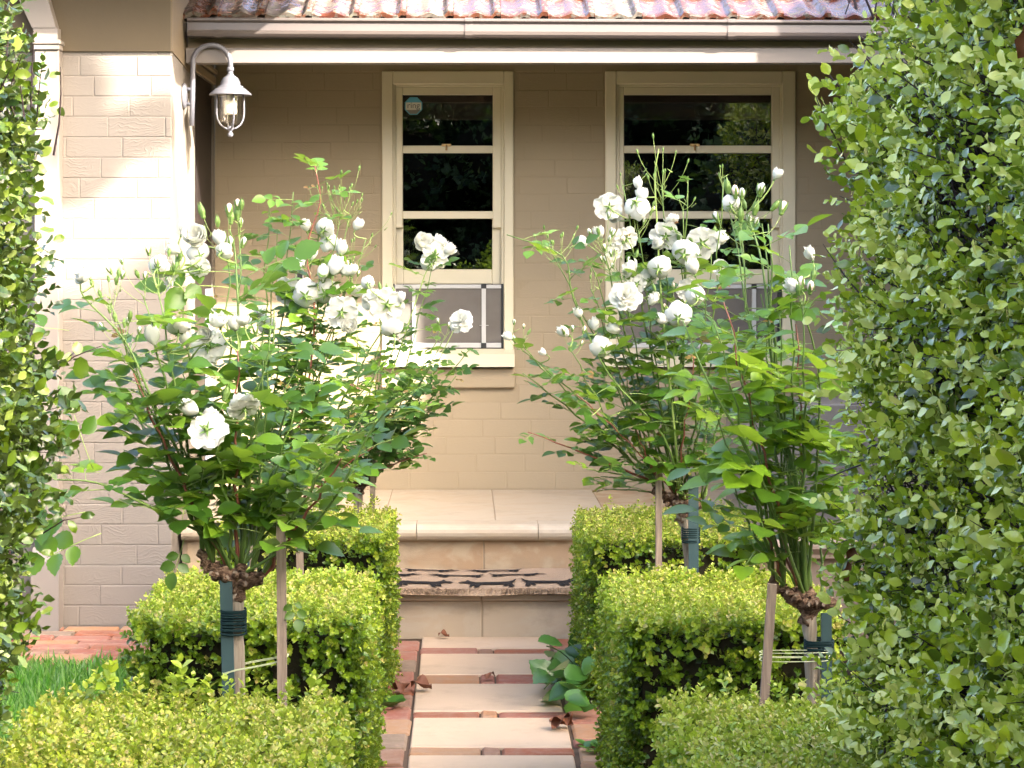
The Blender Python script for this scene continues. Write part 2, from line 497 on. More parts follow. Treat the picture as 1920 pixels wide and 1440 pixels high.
def sprig(rng, nlev, leaf, spread0=65, spread1=25, alt=False, stem=0.0, L=1.0, length=1.0):
    """leaf pairs round a stem along +Y (axis); returns template with tint offsets"""
    lv, lf = leaf
    V = []; T = []; TI = []; off = 0
    ang = rng.uniform(0, 2*math.pi)
    for k in range(nlev):
        f = k / max(1, nlev-1)
        ang += (2.4 if alt else math.pi/2) + rng.normal(0, .25)
        sp = math.radians(spread0 + (spread1-spread0)*f)
        for s in ((0,) if alt else (0, math.pi)):
            a = ang + s + rng.normal(0, .2)
            sp2 = sp + rng.normal(0, .15)
            d = np.array([math.cos(a)*math.sin(sp2), math.cos(sp2), math.sin(a)*math.sin(sp2)])
            upv = np.array([-math.cos(a)*math.cos(sp2), math.sin(sp2), -math.sin(a)*math.cos(sp2)])
            Rm = frames(d[None], upv[None])[0]
            sc_ = L * rng.uniform(.75, 1.15) * (1 - .25*f*(f > .8))
            p = lv @ Rm.T * sc_ + np.array([0, f*length, 0])
            V.append(p); T.append(lf + off); off += len(lv)
            TI.append(np.full(len(lv), .16*(f-.5) + rng.normal(0, .07)))
    return np.concatenate(V), np.concatenate(T), np.concatenate(TI)

def wobble(p, s, seed):
    """smooth low-frequency field from a few sines"""
    r = np.random.default_rng(seed)
    o = np.zeros(len(p))
    for k in range(6):
        w = r.normal(0, 1, 3) * s * (1 + k*.5); ph = r.uniform(0, 6.28)
        o += np.sin(p @ w + ph) / (1 + k*.5)
    return o / 3.0

def box_core(mb, x0, x1, y0, y1, z0, z1, inset, nx=10, seed=1):
    x0 += inset; x1 -= inset; y0 += inset; y1 -= inset; z1 -= inset
    faces = [((x0,y0,z0),(x1-x0,0,0),(0,0,z1-z0)), ((x1,y0,z0),(0,y1-y0,0),(0,0,z1-z0)), ((x1,y1,z0),(x0-x1,0,0),(0,0,z1-z0)),
             ((x0,y1,z0),(0,y0-y1,0),(0,0,z1-z0)), ((x0,y0,z1),(x1-x0,0,0),(0,y1-y0,0))]
    for o, a, b in faces:
        o = np.array(o); a = np.array(a); b = np.array(b)
        g = np.array([o + a*i/nx + b*j/nx for j in range(nx+1) for i in range(nx+1)])
        c = np.array([(x0+x1)/2, (y0+y1)/2, (z0+z1)/2])
        w = wobble(g, 6, seed)[:, None]
        d = (g - c); d[:, 2] *= .3
        g = g + d / np.maximum(np.linalg.norm(d, axis=1, keepdims=True), .1) * w * inset * .25
        f = [(j*(nx+1)+i, j*(nx+1)+i+1, (j+1)*(nx+1)+i+1, (j+1)*(nx+1)+i) for j in range(nx) for i in range(nx)]
        mb.add(g, f, 0, True)
    return mb

def shell_points(rng, x0, x1, y0, y1, z0, z1, dens, round_=.06, depth=.05, seed=3, amp=.015):
    """points + outward normals on the five faces of a clipped hedge; dens = dict face -> per m2"""
    P_, N_ = [], []
    spec = {'top': ((x0,x1),(y0,y1),(z1,z1),(0,0,1)), 'front': ((x0,x1),(y0,y0),(z0,z1),(0,-1,0)), 'back': ((x0,x1),(y1,y1),(z0,z1),(0,1,0)),
            'left': ((x0,x0),(y0,y1),(z0,z1),(-1,0,0)), 'right': ((x1,x1),(y0,y1),(z0,z1),(1,0,0))}
    for k, dn in dens.items():
        (a0,a1),(b0,b1),(c0,c1),n = spec[k]
        area = max(a1-a0,1e-9 if a1==a0 else 0)
        L = [a1-a0, b1-b0, c1-c0]; area = 1
        for q in L:
            if q > 0: area *= q
        m = int(area*dn)
        p = np.stack([rng.uniform(a0,a1,m) if a1>a0 else np.full(m,a0), rng.uniform(b0,b1,m) if b1>b0 else np.full(m,b0), rng.uniform(c0,c1,m) if c1>c0 else np.full(m,c0)], 1)
        P_.append(p); N_.append(np.tile(np.array(n, float), (m, 1)))
    p = np.concatenate(P_); n = np.concatenate(N_)
    # round the edges: pull points near an edge inwards and tilt the normal
    c = np.array([(x0+x1)/2, (y0+y1)/2, z1-10]); h = np.array([(x1-x0)/2, (y1-y0)/2, 10.])
    q = (p - c)
    inner = np.clip(q, -(h-round_), h-round_)
    d = q - inner
    dl = np.linalg.norm(d, axis=1, keepdims=True)
    edge = dl[:, 0] > 1e-6
    nn = np.where(edge[:, None], d/np.maximum(dl, 1e-6), n)
    p = c + inner + nn*round_
    n = nn
    p = p + n * (wobble(p, 9, seed)[:, None]*amp)
    dp = rng.beta(1.2, 2.0, len(p))
    p = p - n * (dp[:, None]*depth)
    return p, n, dp

# ================================================================== GROUND
g = MB(); g.add([(-120,-120,-.035),(120,-120,-.035),(120,120,-.035),(-120,120,-.035)], [(0,1,2,3)])
tag(g.obj('ground', M['soil']), kind='structure')
rv = random.Random(5)

# ---- path of sandstone pavers with brick bands and brick edging
path = MB().box(-.31, .48, 2.2, 9.15, -.03, -.010).obj('path', M['sand'])
tag(path, kind='structure')
def slab_mesh(name, sx, sy, sz, mat, b=.004):
    return MB().box(-sx/2, sx/2, -sy/2, sy/2, -sz, 0, 0, b).mesh(name, mat)
rows = [(9.148,8.882),(8.756,8.318),(8.142,7.645),(7.53,7.073),(6.972,6.47),(6.375,5.875),(5.78,5.28),(5.185,4.685),(4.59,4.09),(3.995,3.495)]
for i, (a, b) in enumerate(rows):
    me = slab_mesh('paving_stone', .512, a-b-.006, .028, M['paver'])
    inst('paving_stone', me, path, Matrix.Translation((.085+rv.uniform(-.003,.003), (a+b)/2, rv.uniform(-.002,.002))) @ Matrix.Rotation(rv.uniform(-.004,.004), 4, 'Z'))
bm_long = {}
def brick_me(sx, sy, var):
    k = (round(sx,3), round(sy,3), var)
    if k not in bm_long:
        mb = MB().box(-sx/2, sx/2, -sy/2, sy/2, -.03, 0, 0, .006)
        r2 = random.Random(var*7+3)
        mb.v = [(x+r2.uniform(-.003,.003), y+r2.uniform(-.003,.003), z+r2.uniform(-.002,.0015)) for x,y,z in mb.v]
        bm_long[k] = mb.mesh('brick', M['brick'])
    return bm_long[k]
def put_brick(parent, x, y, sx, sy, z=0, rot=0):
    return inst('brick', brick_me(sx, sy, rv.randrange(4)), parent, Matrix.Translation((x, y, z+rv.uniform(-.003,.003))) @ Matrix.Rotation(rot+rv.uniform(-.012,.012), 4, 'Z') @ Matrix.Rotation(rv.uniform(-.012,.012), 4, 'X'))
for i in range(len(rows)-1):
    d1, d0 = rows[i][1], rows[i+1][0]
    w = d1-d0-.008; yc = (d1+d0)/2
    for x0, x1 in ((-.172,.052),(.058,.113),(.119,.343)) if i != 1 else ((-.172,.055),(.061,.112),(.118,.343)):
        put_brick(path, (x0+x1)/2, yc, x1-x0, w)
for side, xc in ((-1,-.242),(1,.412)):
    y = 9.14 - (.02 if side > 0 else .06)
    k = 0
    while y > 3.2:
        L = .222 if not (side > 0 and k % 3 == 1) else .108
        put_brick(path, xc+rv.uniform(-.004,.004)*(1 if y > 7.6 else 2.2), y-L/2, .116, L-.008, -.002, 0)
        y -= L+.003; k += 1

# ---- brick paving and lawn on the left
pav = MB().box(-4, -.95, 8.48, 9.44, -.03, -.012).obj('brick_paving', M['sand']); tag(pav, kind='structure')
y = 9.42; r_ = 0
while y > 8.5:
    x = -.98 - (r_ % 2)*.115 - (.05 if r_ % 3 == 1 else 0)
    while x > -2.6:
        put_brick(pav, x-.115, y-.053, .222, .102, 0)
        x -= .232
    y -= .112; r_ += 1
lawn = MB().add([(-6,2,-.02),(-.93,2,-.02),(-.93,8.47,-.02),(-6,8.47,-.02)], [(0,1,2,3)]).obj('lawn', M['soil']); tag(lawn, kind='structure')
def grass_field(x0, x1, y0, y1, n, seed):
    r = np.random.default_rng(seed)
    tv = np.array([[-.06,0,0],[.06,0,0],[-.05,.5,.02],[.05,.5,.02],[0,1,.12]], float); tf = np.array([[0,1,3],[0,3,2],[2,3,4]])
    p = np.stack([r.uniform(x0,x1,n), r.uniform(y0,y1,n), np.full(n,-.02)], 1)
    ax = np.stack([r.normal(0,.45,n), r.normal(0,.45,n), np.ones(n)], 1)
    up = np.stack([r.normal(0,1,n), r.normal(0,1,n), r.normal(0,.2,n)], 1)
    return make_big_mesh('grass', M['grass'], [(tv,tf,np.zeros(5))], p, frames(ax,up), r.uniform(.035,.085,n)*(1+.4*(r.random(n)<.04)), r.uniform(0,1,n), np.zeros(n,int))
tag(inst('grass', grass_field(-2.4,-.9,5.4,8.52,34000,2)), 'bright green lawn grass between the brick paving and the box hedges', 'grass', kind='stuff')
back = MB().add([(-40,-40,-.012),(40,-40,-.012),(40,-1,-.012),(-40,-1,-.012)], [(0,1,2,3)]).obj('back_garden_ground', mat_plain('mown_grass_ground', (.06,.12,.03), .9, .1, var=.5, bumpy=.8)); tag(back, kind='structure')

# ================================================================== HOUSE
house = empty('house', (0, 10, 0), 'cream painted brick house with a red tiled roof and grey gutter', 'house')
def Bx(mb, px0, px1, py0, py1, d, th, mi=0, b=.002):
    return mb.box(PX(px0,d), PX(px1,d), d, d+th, PZ(py1,d), PZ(py0,d), mi, b)

D = 11.1
W1 = (PX(716,D), PX(963,D)); W2 = (PX(1135,D), PX(1492,D)); WZ = (PZ(690,D), PZ(133,D))
# main wall (backing = painted joints) with openings
mb = MB(); yb = D+.0013
def wallrect(x0,x1,z0,z1): mb.box(x0,x1,yb,yb+.18,z0,z1)
wallrect(-1.234, W1[0], .2, 2.60); wallrect(W1[1], W2[0], .2, 2.60); wallrect(W2[1], 2.4, .2, 2.60)
for w in (W1, W2):
    wallrect(w[0], w[1], .2, WZ[0]); wallrect(w[0], w[1], WZ[1], 2.60)
wall = mb.obj('wall', M['mortar'], house)
wbc = {}
def wall_brick(parent, x0, x1, z0, z1, yface, mat):
    sx = round(x1-x0, 3); sz = round(z1-z0, 3); var = rv.randrange(3)
    k = (sx, sz, mat.name, var)
    if k not in wbc:
        m2 = MB().box(-sx/2, sx/2, 0, .012, -sz/2, sz/2, 0, .0034)
        r2 = random.Random(var+11)
        m2.v = [(x+r2.uniform(-.0012,.0012), y+(r2.uniform(0,.0008) if y < .004 else 0), z+r2.uniform(-.0012,.0012)) for x,y,z in m2.v]
        wbc[k] = m2.mesh('brick', mat)
    return inst('brick', wbc[k], parent, Matrix.Translation(((x0+x1)/2, yface+rv.uniform(-.0006,.0008), (z0+z1)/2)))
def brick_wall(parent, X0, X1, Z0, Z1, yface, openings, mat, skip=lambda x0,x1,z0,z1: False):
    z = Z0; r = 0; n = 0
    while z < Z1-.02:
        zt = min(z+.0843, Z1)
        x = X0 - (.12 if r % 2 else 0) - .03*((r*7) % 3)
        while x < X1:
            a, b = max(x, X0), min(x+.2382, X1)
            segs = [(a, b)]
            for (ox0,ox1,oz0,oz1) in openings:
                if zt > oz0+.01 and z < oz1-.01:
                    new = []
                    for s0, s1 in segs:
                        if s1 <= ox0 or s0 >= ox1: new.append((s0,s1)); continue
                        if s0 < ox0: new.append((s0, ox0-.002))
                        if s1 > ox1: new.append((ox1+.002, s1))
                    segs = new
            for s0, s1 in segs:
                if s1-s0 > .02 and not skip(s0,s1,z,zt):
                    wall_brick(parent, s0, s1, z, zt, yface, mat); n += 1
            x += .24
        z += .086; r += 1
    return n
ops = [(W1[0]-.004, W1[1]+.004, WZ[0]-.105, WZ[1]+.004), (W2[0]-.004, W2[1]+.004, WZ[0]-.105, WZ[1]+.004)]
brick_wall(wall, -1.228, 1.86, .405, 2.52, D, ops, M['wall'])
# painted brick sills under both windows
for w in (W1, W2):
    MB().box(w[0]-.004, w[1]+.008, D-.028, D+.02, PZ(728,D-.028), PZ(691,D-.028), 0, .006).obj('sill_course', M['wall'], house)

# ---- left wing
wing = MB().box(-4, -1.2365, 9.4528, 9.6, .25, 2.86).box(-4, -1.2365, 9.4278, 9.6, -.02, .25)
wing.box(-1.40, -1.234, 9.4555, 10.27, -.02, 2.86).box(-1.40, -1.234, 10.985, 11.1, -.02, 2.60).box(-1.40, -1.234, 10.27, 10.985, 2.40, 2.60)
wingo = wing.obj('wing_wall', M['wing'], house)
brick_wall(wingo, -2.1, -1.234, .252, 2.84, 9.45, [], M['wing'], skip=lambda a,b,c,d: False)
brick_wall(wingo, -2.1, -1.234, 0.0, .250, 9.425, [], M['wing'])
M['eave_shade'] = mat_plain('brown_eave_shade', (.085,.064,.036), .65, .3, var=.10, bumpy=.25, nscale=30)  # browns that stand for shade under the wing eaves
M['eave_shade2'] = mat_plain('tan_eave_shade', (.15,.115,.072), .65, .3, var=.08, bumpy=.25, nscale=30)
MB().add([(-4,9.437,2.418),(-1.232,9.437,2.418),(-1.232,9.437,2.86),(-4,9.437,2.86),(-4,9.452,2.418),(-1.232,9.452,2.418)], [(0,1,2,3),(0,4,5,1)]).obj('eave_shade_band', M['eave_shade'], house)  # thin brown sheet painting the eave shade on the wing front
MB().add([(-1.2285,9.436,2.418),(-1.2285,10.27,2.365),(-1.2285,10.27,2.86),(-1.2285,9.436,2.86),(-1.236,9.436,2.418),(-1.236,10.27,2.365),(-1.236,9.436,2.86)], [(0,1,2,3),(4,5,1,0),(4,0,3,6)]).obj('shade_band_return', M['eave_shade2'], house)  # lighter sheet painting the eave shade on the wing side
# front door in the side of the wing
dr = MB().box(-1.27, -1.237, 10.275, 10.98, .40, 2.398, 0, .002).box(-1.238,-1.2355,10.36,10.90,1.46,2.28,0,.001)
dro = dr.obj('door', M['door'], house)
MB().box(-1.2365, -1.232, 10.70, 10.97, .42, 1.40, 0, .001).obj('door_sun_patch', M['door_sun'], dro)  # grey patch painting the sun on the lower door
MB().tube([(-1.236,10.90,1.25),(-1.20,10.90,1.25),(-1.20,10.84,1.25)], .008).obj('handle', M['brass'], dro)
MB().box(-1.234,-1.222,10.22,11.05,2.402,2.44,0,.003).box(-1.234,-1.216,10.2,11.08,2.455,2.475,0,.003).obj('door_head_moulding', M['soffit'], house)

# ---- right wing (its corner shades the right end of the eaves)
MB().box(2.2, 7, 9.1, 12.5, -.02, 3.2).obj('right_wing_wall', M['wing'], house)

# ---- porch ceiling, fascia boards, gutter
MB().box(-1.2, 2.2, 9.955, 11.1, 2.535, 2.56).obj('porch_ceiling', M['soffit'], house)
MB().box(-1.225, 2.2, 9.93, 9.95, 2.4785, 2.60, 0, .002).obj('fascia_board', M['umber'], house)
beam = MB().box(-1.225, 2.2, 9.86, 9.952, 2.406, 2.473, 0, .002)
beam.obj('eave_beam', M['fascia'], house)
def extrude_x(prof, x0, x1, tilt=-.0042, closed=False):
    m2 = MB(); n = len(prof)
    v = [(x0, y_, z_+tilt*x0) for y_, z_ in prof] + [(x1, y_, z_+tilt*x1) for y_, z_ in prof]
    f = [(i, (i+1) % n, n+(i+1) % n, n+i) for i in range(n if closed else n-1)]
    return m2.add(v, f, 0, False)
gp = [(9.905,2.585),(9.905,2.512),(9.812,2.510),(9.796,2.514),(9.786,2.524),(9.783,2.538),(9.790,2.540),(9.792,2.572),(9.784,2.576),(9.777,2.582),(9.777,2.589),(9.784,2.594),(9.791,2.590),(9.790,2.583),(9.797,2.575),(9.797,2.53),(9.81,2.517),(9.90,2.519),(9.90,2.585)]
gut = extrude_x(gp, -1.21, 2.2, closed=True)
guto = gut.obj('gutter', M['gutter'], house)
gj = [(9.906,2.52),(9.812,2.5065),(9.794,2.510),(9.783,2.521),(9.779,2.538),(9.7865,2.541),(9.7885,2.571),(9.774,2.581),(9.774,2.590),(9.784,2.5975),(9.795,2.592),(9.803,2.575),(9.803,2.53),(9.906,2.524)]
for px in (407, 877, 1370):
    x = PX(px, 9.78)
    extrude_x(gj, x-.012, x+.022, closed=True).obj('joint_sleeve', M['gutter'], guto)

# ---- roof and tiles
pitch = R(23)
roof = MB().add([(-4,9.86,2.585),(2.4,9.86,2.585),(2.4,13.4,2.585+3.54*math.tan(pitch)),(-4,13.4,2.585+3.54*math.tan(pitch))], [(0,1,2,3)])
roofo = roof.obj('roof', M['umber'], house)
def tile_mesh():
    us = [0,.04,.10,.17,.25,.33,.41,.46,.5,.54,.59,.67,.75,.80,.84,.875,.91,.95,1.0]
    hs = [h_*.72 for h_ in (.010,.012,.006,.001,0,.004,.015,.021,.023,.021,.015,.004,.0,.002,.016,.028,.031,.029,.026)]
    wv, nl = .205, 24
    v = []; f = []
    for j in range(nl+1):
        t_ = j/nl; y_ = t_*.37
        for u, h_ in zip(us, hs):
            e = .0035*math.sin(j*2*math.pi/3) if u > .85 else 0
            nose = -.006*math.exp(-y_/.012)
            v.append((u*wv, y_, h_+.022*(1-t_)+e+nose+.012))
    n = len(us)
    for j in range(nl):
        for i in range(n-1): f.append((j*n+i, j*n+i+1, (j+1)*n+i+1, (j+1)*n+i))
    m2 = MB().add(v, f, 0, True)
    fv = [v[i] for i in range(n)] + [(v[i][0], v[i][1]+.002, v[i][2]-.020) for i in range(n)]
    m2.add(fv, [(i, n+i, n+i+1, i+1) for i in range(n-1)], 0, False)
    m2.add([v[0],v[nl*n],(0,.37,.0),(0,.002,v[0][2]-.02)], [(0,1,2,3)]); m2.add([v[n-1],v[nl*n+n-1],(wv,.37,.0),(wv,.002,v[n-1][2]-.02)], [(3,2,1,0)])
    return m2.mesh('roof_tile', M['tile'])
tm = tile_mesh()
x_first = PX(408, 9.8)
for row in range(4):
    for c in range(-4, 17):
        x = x_first + c*.2065 + (row % 2)*.0
        if x < -1.33 or x > 2.15: continue
        Mx = Matrix.Translation((x, 9.805+row*.315*math.cos(pitch), 2.578+row*.315*math.sin(pitch)+rv.uniform(-.002,.002) - .0042*x)) @ Matrix.Rotation(pitch, 4, 'X') @ Matrix.Rotation(rv.uniform(-.008,.008), 4, 'Z')
        inst('roof_tile', tm, roofo, Mx)
# wing roof with its wide eaves (above the frame, throws the shade on the wing and the left end of the gutter)
MB().box(-4.5, -.46, 8.93, 9.80, 2.86, 2.98).box(-4.5, -1.1, 9.80, 12.5, 2.86, 2.98).obj('wing_eaves', M['soffit'], house)
MB().add([(-4.5,8.88,2.985),(-.42,8.88,2.985),(-.42,9.85,3.3),(-4.5,9.85,3.3),(-4.5,12.5,4.2),(-1.0,12.5,4.2)], [(0,1,2,3),(3,2,5,4)]).obj('wing_roof', M['tile'], house)

# ---- porch post at the far left
pd = 9.36
po = MB()
Bx(po, 64, 110, 93, 1172, pd, .10, 0, .004)
Bx(po, 60, 113, 74, 83, pd-.02, .14, 0, .004); Bx(po, 62, 111, 83, 93, pd-.012, .125, 0, .003)
M['post'] = mat_plain('smooth_post_paint', (.20,.176,.155), .5, .4, var=.05)
poo = po.obj('porch_post', M['post'], house)
x0, x1 = PX(60,pd-.02), PX(112,pd-.02); zt, zm, z0 = PZ(1028,pd-.02), PZ(1052,pd-.02), -.01
MB().add([(x0,pd-.045,z0),(x1,pd-.045,z0),(x1,pd-.045,zm),(x0,pd-.045,zm),(x1,pd+.0,zt),(x0,pd+.0,zt),(x0,pd+.11,z0),(x1,pd+.11,z0),(x1,pd+.11,zt),(x0,pd+.11,zt)],
         [(0,1,2,3),(3,2,4,5),(1,7,8,4,2),(0,3,5,9,6),(5,4,8,9)]).obj('post_base', M['post'], house)
br = MB()
for (ax, bx, th, dd) in ((60,105,.09,pd-.005),):
    v = []
    for dd_ in (dd, dd+th):
        v += [(PX(ax,dd), dd_, PZ(52,dd)), (PX(bx,dd), dd_, PZ(52,dd)), (PX(bx-32,dd), dd_, PZ(-60,dd)), (PX(ax-52,dd), dd_, PZ(-60,dd))]
    br.add(v, [(0,1,2,3),(4,7,6,5),(1,5,6,2),(0,3,7,4),(0,4,5,1)])
br.box(PX(62,pd), PX(108,pd), pd, pd+.1, PZ(75,pd), PZ(52,pd))
br.obj('post_brace', M['post'], house)

# ---- windows
def window(x0, x1, g0, g1, c0, c1, latch_px, screen):
    w = empty('window', (PX((x0+x1)/2, D), D, PZ(690, D)))
    w.parent = house; w.matrix_parent_inverse = world_of(house).inverted()
    fr = MB(); d = D-.012
    Bx(fr, x0, c0, 133, 662, d, .05, 0, .004); Bx(fr, c1, x1, 133, 662, d, .05, 0, .004)
    Bx(fr, c0, c1, 133, 158, d, .05, 0, .004)
    # stepped lining behind the casing
    Bx(fr, x0+4, c0+4, 137, 660, D+.04, .10); Bx(fr, c1-4, x1-4, 137, 660, D+.04, .10); Bx(fr, c0, c1, 137, 160, D+.04, .10); Bx(fr, c0, c1, 655, 662, D+.02, .12)
    Bx(fr, c0, c0+5, 158, 660, D+.008, .02); Bx(fr, c1-5, c1, 158, 660, D+.008, .02); Bx(fr, c0+5, c1-5, 158, 163, D+.008, .02)
    fr.obj('frame', M['trim'], w)
    s = MB(); d = D+.012
    Bx(s, c0+5, g0, 163, 427, d, .032, 0, .003); Bx(s, g1, c1-5, 163, 427, d, .032, 0, .003)
    Bx(s, g0, g1, 273, 287, d-.002, .014, 0, .002)
    Bx(s, g0, g1, 163, 178, d, .032, 0, .003); Bx(s, g0, g1, 396, 410, d-.004, .036, 0, .003)
    s.obj('upper_sash', M['trim'], w)
    gl = MB(); gl.box(PX(g0-2,D), PX(g1+2,D), D+.030, D+.033, PZ(398,D), PZ(176,D)); gl.obj('pane', M['glass'], w)
    s = MB(); d = D+.050
    Bx(s, c0+5, g0+1, 273, 533, d, .035, 0, .003); Bx(s, g1-1, c1-5, 273, 533, d, .035, 0, .003)
    Bx(s, g0+1, g1-1, 505, 533, d, .035, 0, .004)
    s.obj('lower_sash', M['trim'], w)
    gl = MB(); gl.box(PX(g0-2,D), PX(g1+2,D), D+.068, D+.071, PZ(507,D), PZ(285,D)); gl.obj('pane', M['glass'], w)
    lt = MB(); Bx(lt, latch_px-9, latch_px+9, 269.5, 274.5, D+.004, .006); lt.tube([P(latch_px, 272, D+.003), P(latch_px, 282, D+.001)], .005)
    lt.obj('latch', M['brass'], w)
    if screen:
        a0, a1 = c0, c1-2
        m_ = MB(); d = D+.006
        Bx(m_, a0+3, a1-3, 533.5, 541, d, .012); Bx(m_, a0+3, a1-3, 643, 652, d, .012)
        m_.box(PX(903,d), PX(911,d), d-.004, d+.01, PZ(643,d), PZ(541,d), 0, .001); m_.box(PX(773,d), PX(779,d), d, d+.008, PZ(643,d), PZ(541,d))
        m_.tube([P(899,610,d-.003), P(916,610,d-.003)], .0015)
        m_.obj('screen_frame', M['alu'], w)
        k = MB()
        Bx(k, a0-1, a0+3, 532, 654, d-.002, .014); Bx(k, a1-3, a1+1, 532, 654, d-.002, .014)
        Bx(k, 902, 912, 532.5, 541, d-.006, .006); Bx(k, 902, 912, 643, 653, d-.006, .006); Bx(k, a0+3, a1-3, 652, 654.5, d, .012)
        k.obj('screen_corner', M['black'], w)
        MB().box(PX(a0+3,d), PX(a1-3,d), d+.008, d+.0095, PZ(643,d), PZ(541,d)).obj('screen_mesh', M['screen'], w)
    else:
        m_ = MB(); d = D+.006
        Bx(m_, c0, c1-3, 533.5, 541, d, .012); Bx(m_, c0, c1-3, 643, 652, d, .012); Bx(m_, 1410, 1418, 541, 643, d-.003, .012)
        m_.obj('screen_frame', M['alu'], w)
        k = MB(); Bx(k, c1-9, c1-1, 532, 654, d-.004, .014); Bx(k, 1409, 1419, 532.5, 541, d-.008, .005); k.obj('screen_corner', M['black'], w)
        MB().box(PX(c0,d), PX(c1-3,d), d+.008, d+.0095, PZ(643,d), PZ(541,d)).obj('screen_mesh', M['screen'], w)
    sl = MB(); ds = D-.075
    sl.add([(PX(x0-1,ds),ds,PZ(688,ds)),(PX(x1+2,ds),ds,PZ(688,ds)),(PX(x1+2,ds),ds,PZ(664,ds)),(PX(x0-1,ds),ds,PZ(664,ds)),
            (PX(x0-1,ds),D+.05,PZ(688,ds)),(PX(x1+2,ds),D+.05,PZ(688,ds)),(PX(x1+2,ds),D+.05,PZ(650,ds)),(PX(x0-1,ds),D+.05,PZ(650,ds))],
           [(0,1,2,3),(3,2,6,7),(1,5,6,2),(0,3,7,4),(0,4,5,1)])
    sl.obj('sill', M['trim'], w)
    return w
window(716, 963, 755, 924, 737, 945, 837, True)
window(1135, 1492, 1170, 1447, 1156, 1467, 1303, False)
# dark room behind the glass
rm = MB(); rm.add([(-1,D+.19,.5),(2.4,D+.19,.5),(2.4,14,.5),(-1,14,.5),(-1,D+.19,2.7),(2.4,D+.19,2.7),(2.4,14,2.7),(-1,14,2.7)], [(0,1,2,3),(4,7,6,5),(3,2,6,7),(1,5,6,2),(0,3,7,4)])
rm.obj('room_interior', M['dark'], house)
for (ga, gb) in ((750,930),(1165,1452)):
    bl = MB(); dbl = D+.16
    bl.box(PX(ga,dbl), PX(gb,dbl), dbl, dbl+.004, PZ(222,dbl), PZ(150,dbl)); bl.tube([P(ga,223,dbl+.002), P(gb,223,dbl+.002)], .007, 8)
    bl.obj('roller_blind', mat_plain('brown_blind_cloth', (.42,.33,.27), .8, .2), house)

# doorbell on the wall
db = MB(); Bx(db, 553, 569, 502, 532, D-.016, .016, 0, .003); Bx(db, 557, 567, 508, 530, D-.019, .004, 1, .002)
tag(db.obj('doorbell', [M['alu'], M['black']]), 'small white framed black doorbell fixed to the house wall beside the door', 'doorbell')

# window sticker with its lettering
stk = empty('security_sticker', P(775, 198, D+.028), 'blue and white octagonal sticker reading ring inside the top left window pane', 'sticker')
cx, cz, rr = PX(775,D), PZ(198,D), 15.5*D/F
def octa(m_, r, y_, z0=-9, z1=9, mi=0):
    pts = [(r*1.0*math.cos(R(22.5+45*k))/math.cos(R(22.5)), r*math.sin(R(22.5+45*k))/math.cos(R(22.5))) for k in range(8)]
    # clip polygon to z range
    def clip(poly, zc, keep_up):
        out = []
        for i in range(len(poly)):
            a, b = poly[i], poly[(i+1) % len(poly)]
            ina = (a[1] >= zc) == keep_up; inb = (b[1] >= zc) == keep_up
            if ina: out.append(a)
            if ina != inb:
                t_ = (zc-a[1])/(b[1]-a[1]); out.append((a[0]+(b[0]-a[0])*t_, zc))
        return out
    pts = clip(clip(pts, z0, True), z1, False)
    m_.add([(cx+x, y_, cz+z) for x, z in pts], [tuple(range(len(pts)))], mi)
so = MB(); octa(so, rr*1.06, D+.0285); octa(so, rr*.95, D+.0280, mi=1); octa(so, rr*.95, D+.0275, rr*.42, 9, 0); octa(so, rr*.95, D+.0275, -9, -rr*.48, 2)
so.obj('backing', [mat_plain('sticker_blue', (.10,.38,.55), .5), mat_plain('sticker_white', (.62,.60,.52), .5), mat_plain('sticker_grey', (.22,.20,.19), .5)], stk)
fc = bpy.data.curves.new('lettering', 'FONT'); fc.body = 'ring'; fc.size = .042; fc.align_x = 'CENTER'; fc.align_y = 'CENTER'; fc.extrude = 0
fo = bpy.data.objects.new('lettering_source', fc); COL.objects.link(fo)
bpy.context.view_layer.update()
tme = bpy.data.meshes.new_from_object(fo.evaluated_get(bpy.context.evaluated_depsgraph_get())); tme.name = 'lettering'
bpy.data.objects.remove(fo)
tme.materials.clear(); tme.materials.append(mat_plain('sticker_print', (.12,.12,.13), .5))
inst('lettering', tme, stk, Matrix.Translation((cx, D+.027, cz+.002)) @ Matrix.Rotation(R(90), 4, 'X'))

# ================================================================== PORCH STEPS
st = empty('porch_steps', (0, 9.15, 0), 'pale sandstone porch and step below the windows with rounded nosing', 'steps')
def stone(x0,x1,y0,y1,z0,z1,name='stone_slab',mat='stone',b=.003):
    return MB().box(x0,x1,y0,y1,z0,z1,0,b).obj(name, M[mat], st)
MB().box(-1.22, 2.2, 9.704, 11.1, -.02, .397).box(-.60,.78,9.143,9.704,-.02,.176).obj('core', mat_plain('pale_stone_joint', (.30,.24,.17), .8, .2), st)
ds = 9.14
for a, b in ((-.62,PX(904,ds)-.0025),(PX(904,ds)+.0025,.80)):
    stone(a,b,ds,9.165,-.01,.1475,'riser_stone','stone_pale')
for a, b in ((-.62,PX(903,ds)-.002),(PX(903,ds)+.002,.80)):
    stone(a,b,9.118,9.70,.152,.180,'tread_stone','stone_pale',.004)
dr_ = 9.70
for a, b in ((-1.2,PX(560,dr_)),(PX(560,dr_)+.003,PX(907,dr_)-.002),(PX(907,dr_)+.002,.80),(.803,1.6)):
    stone(a,b,dr_,9.735,.183,.352,'riser_stone','stone')
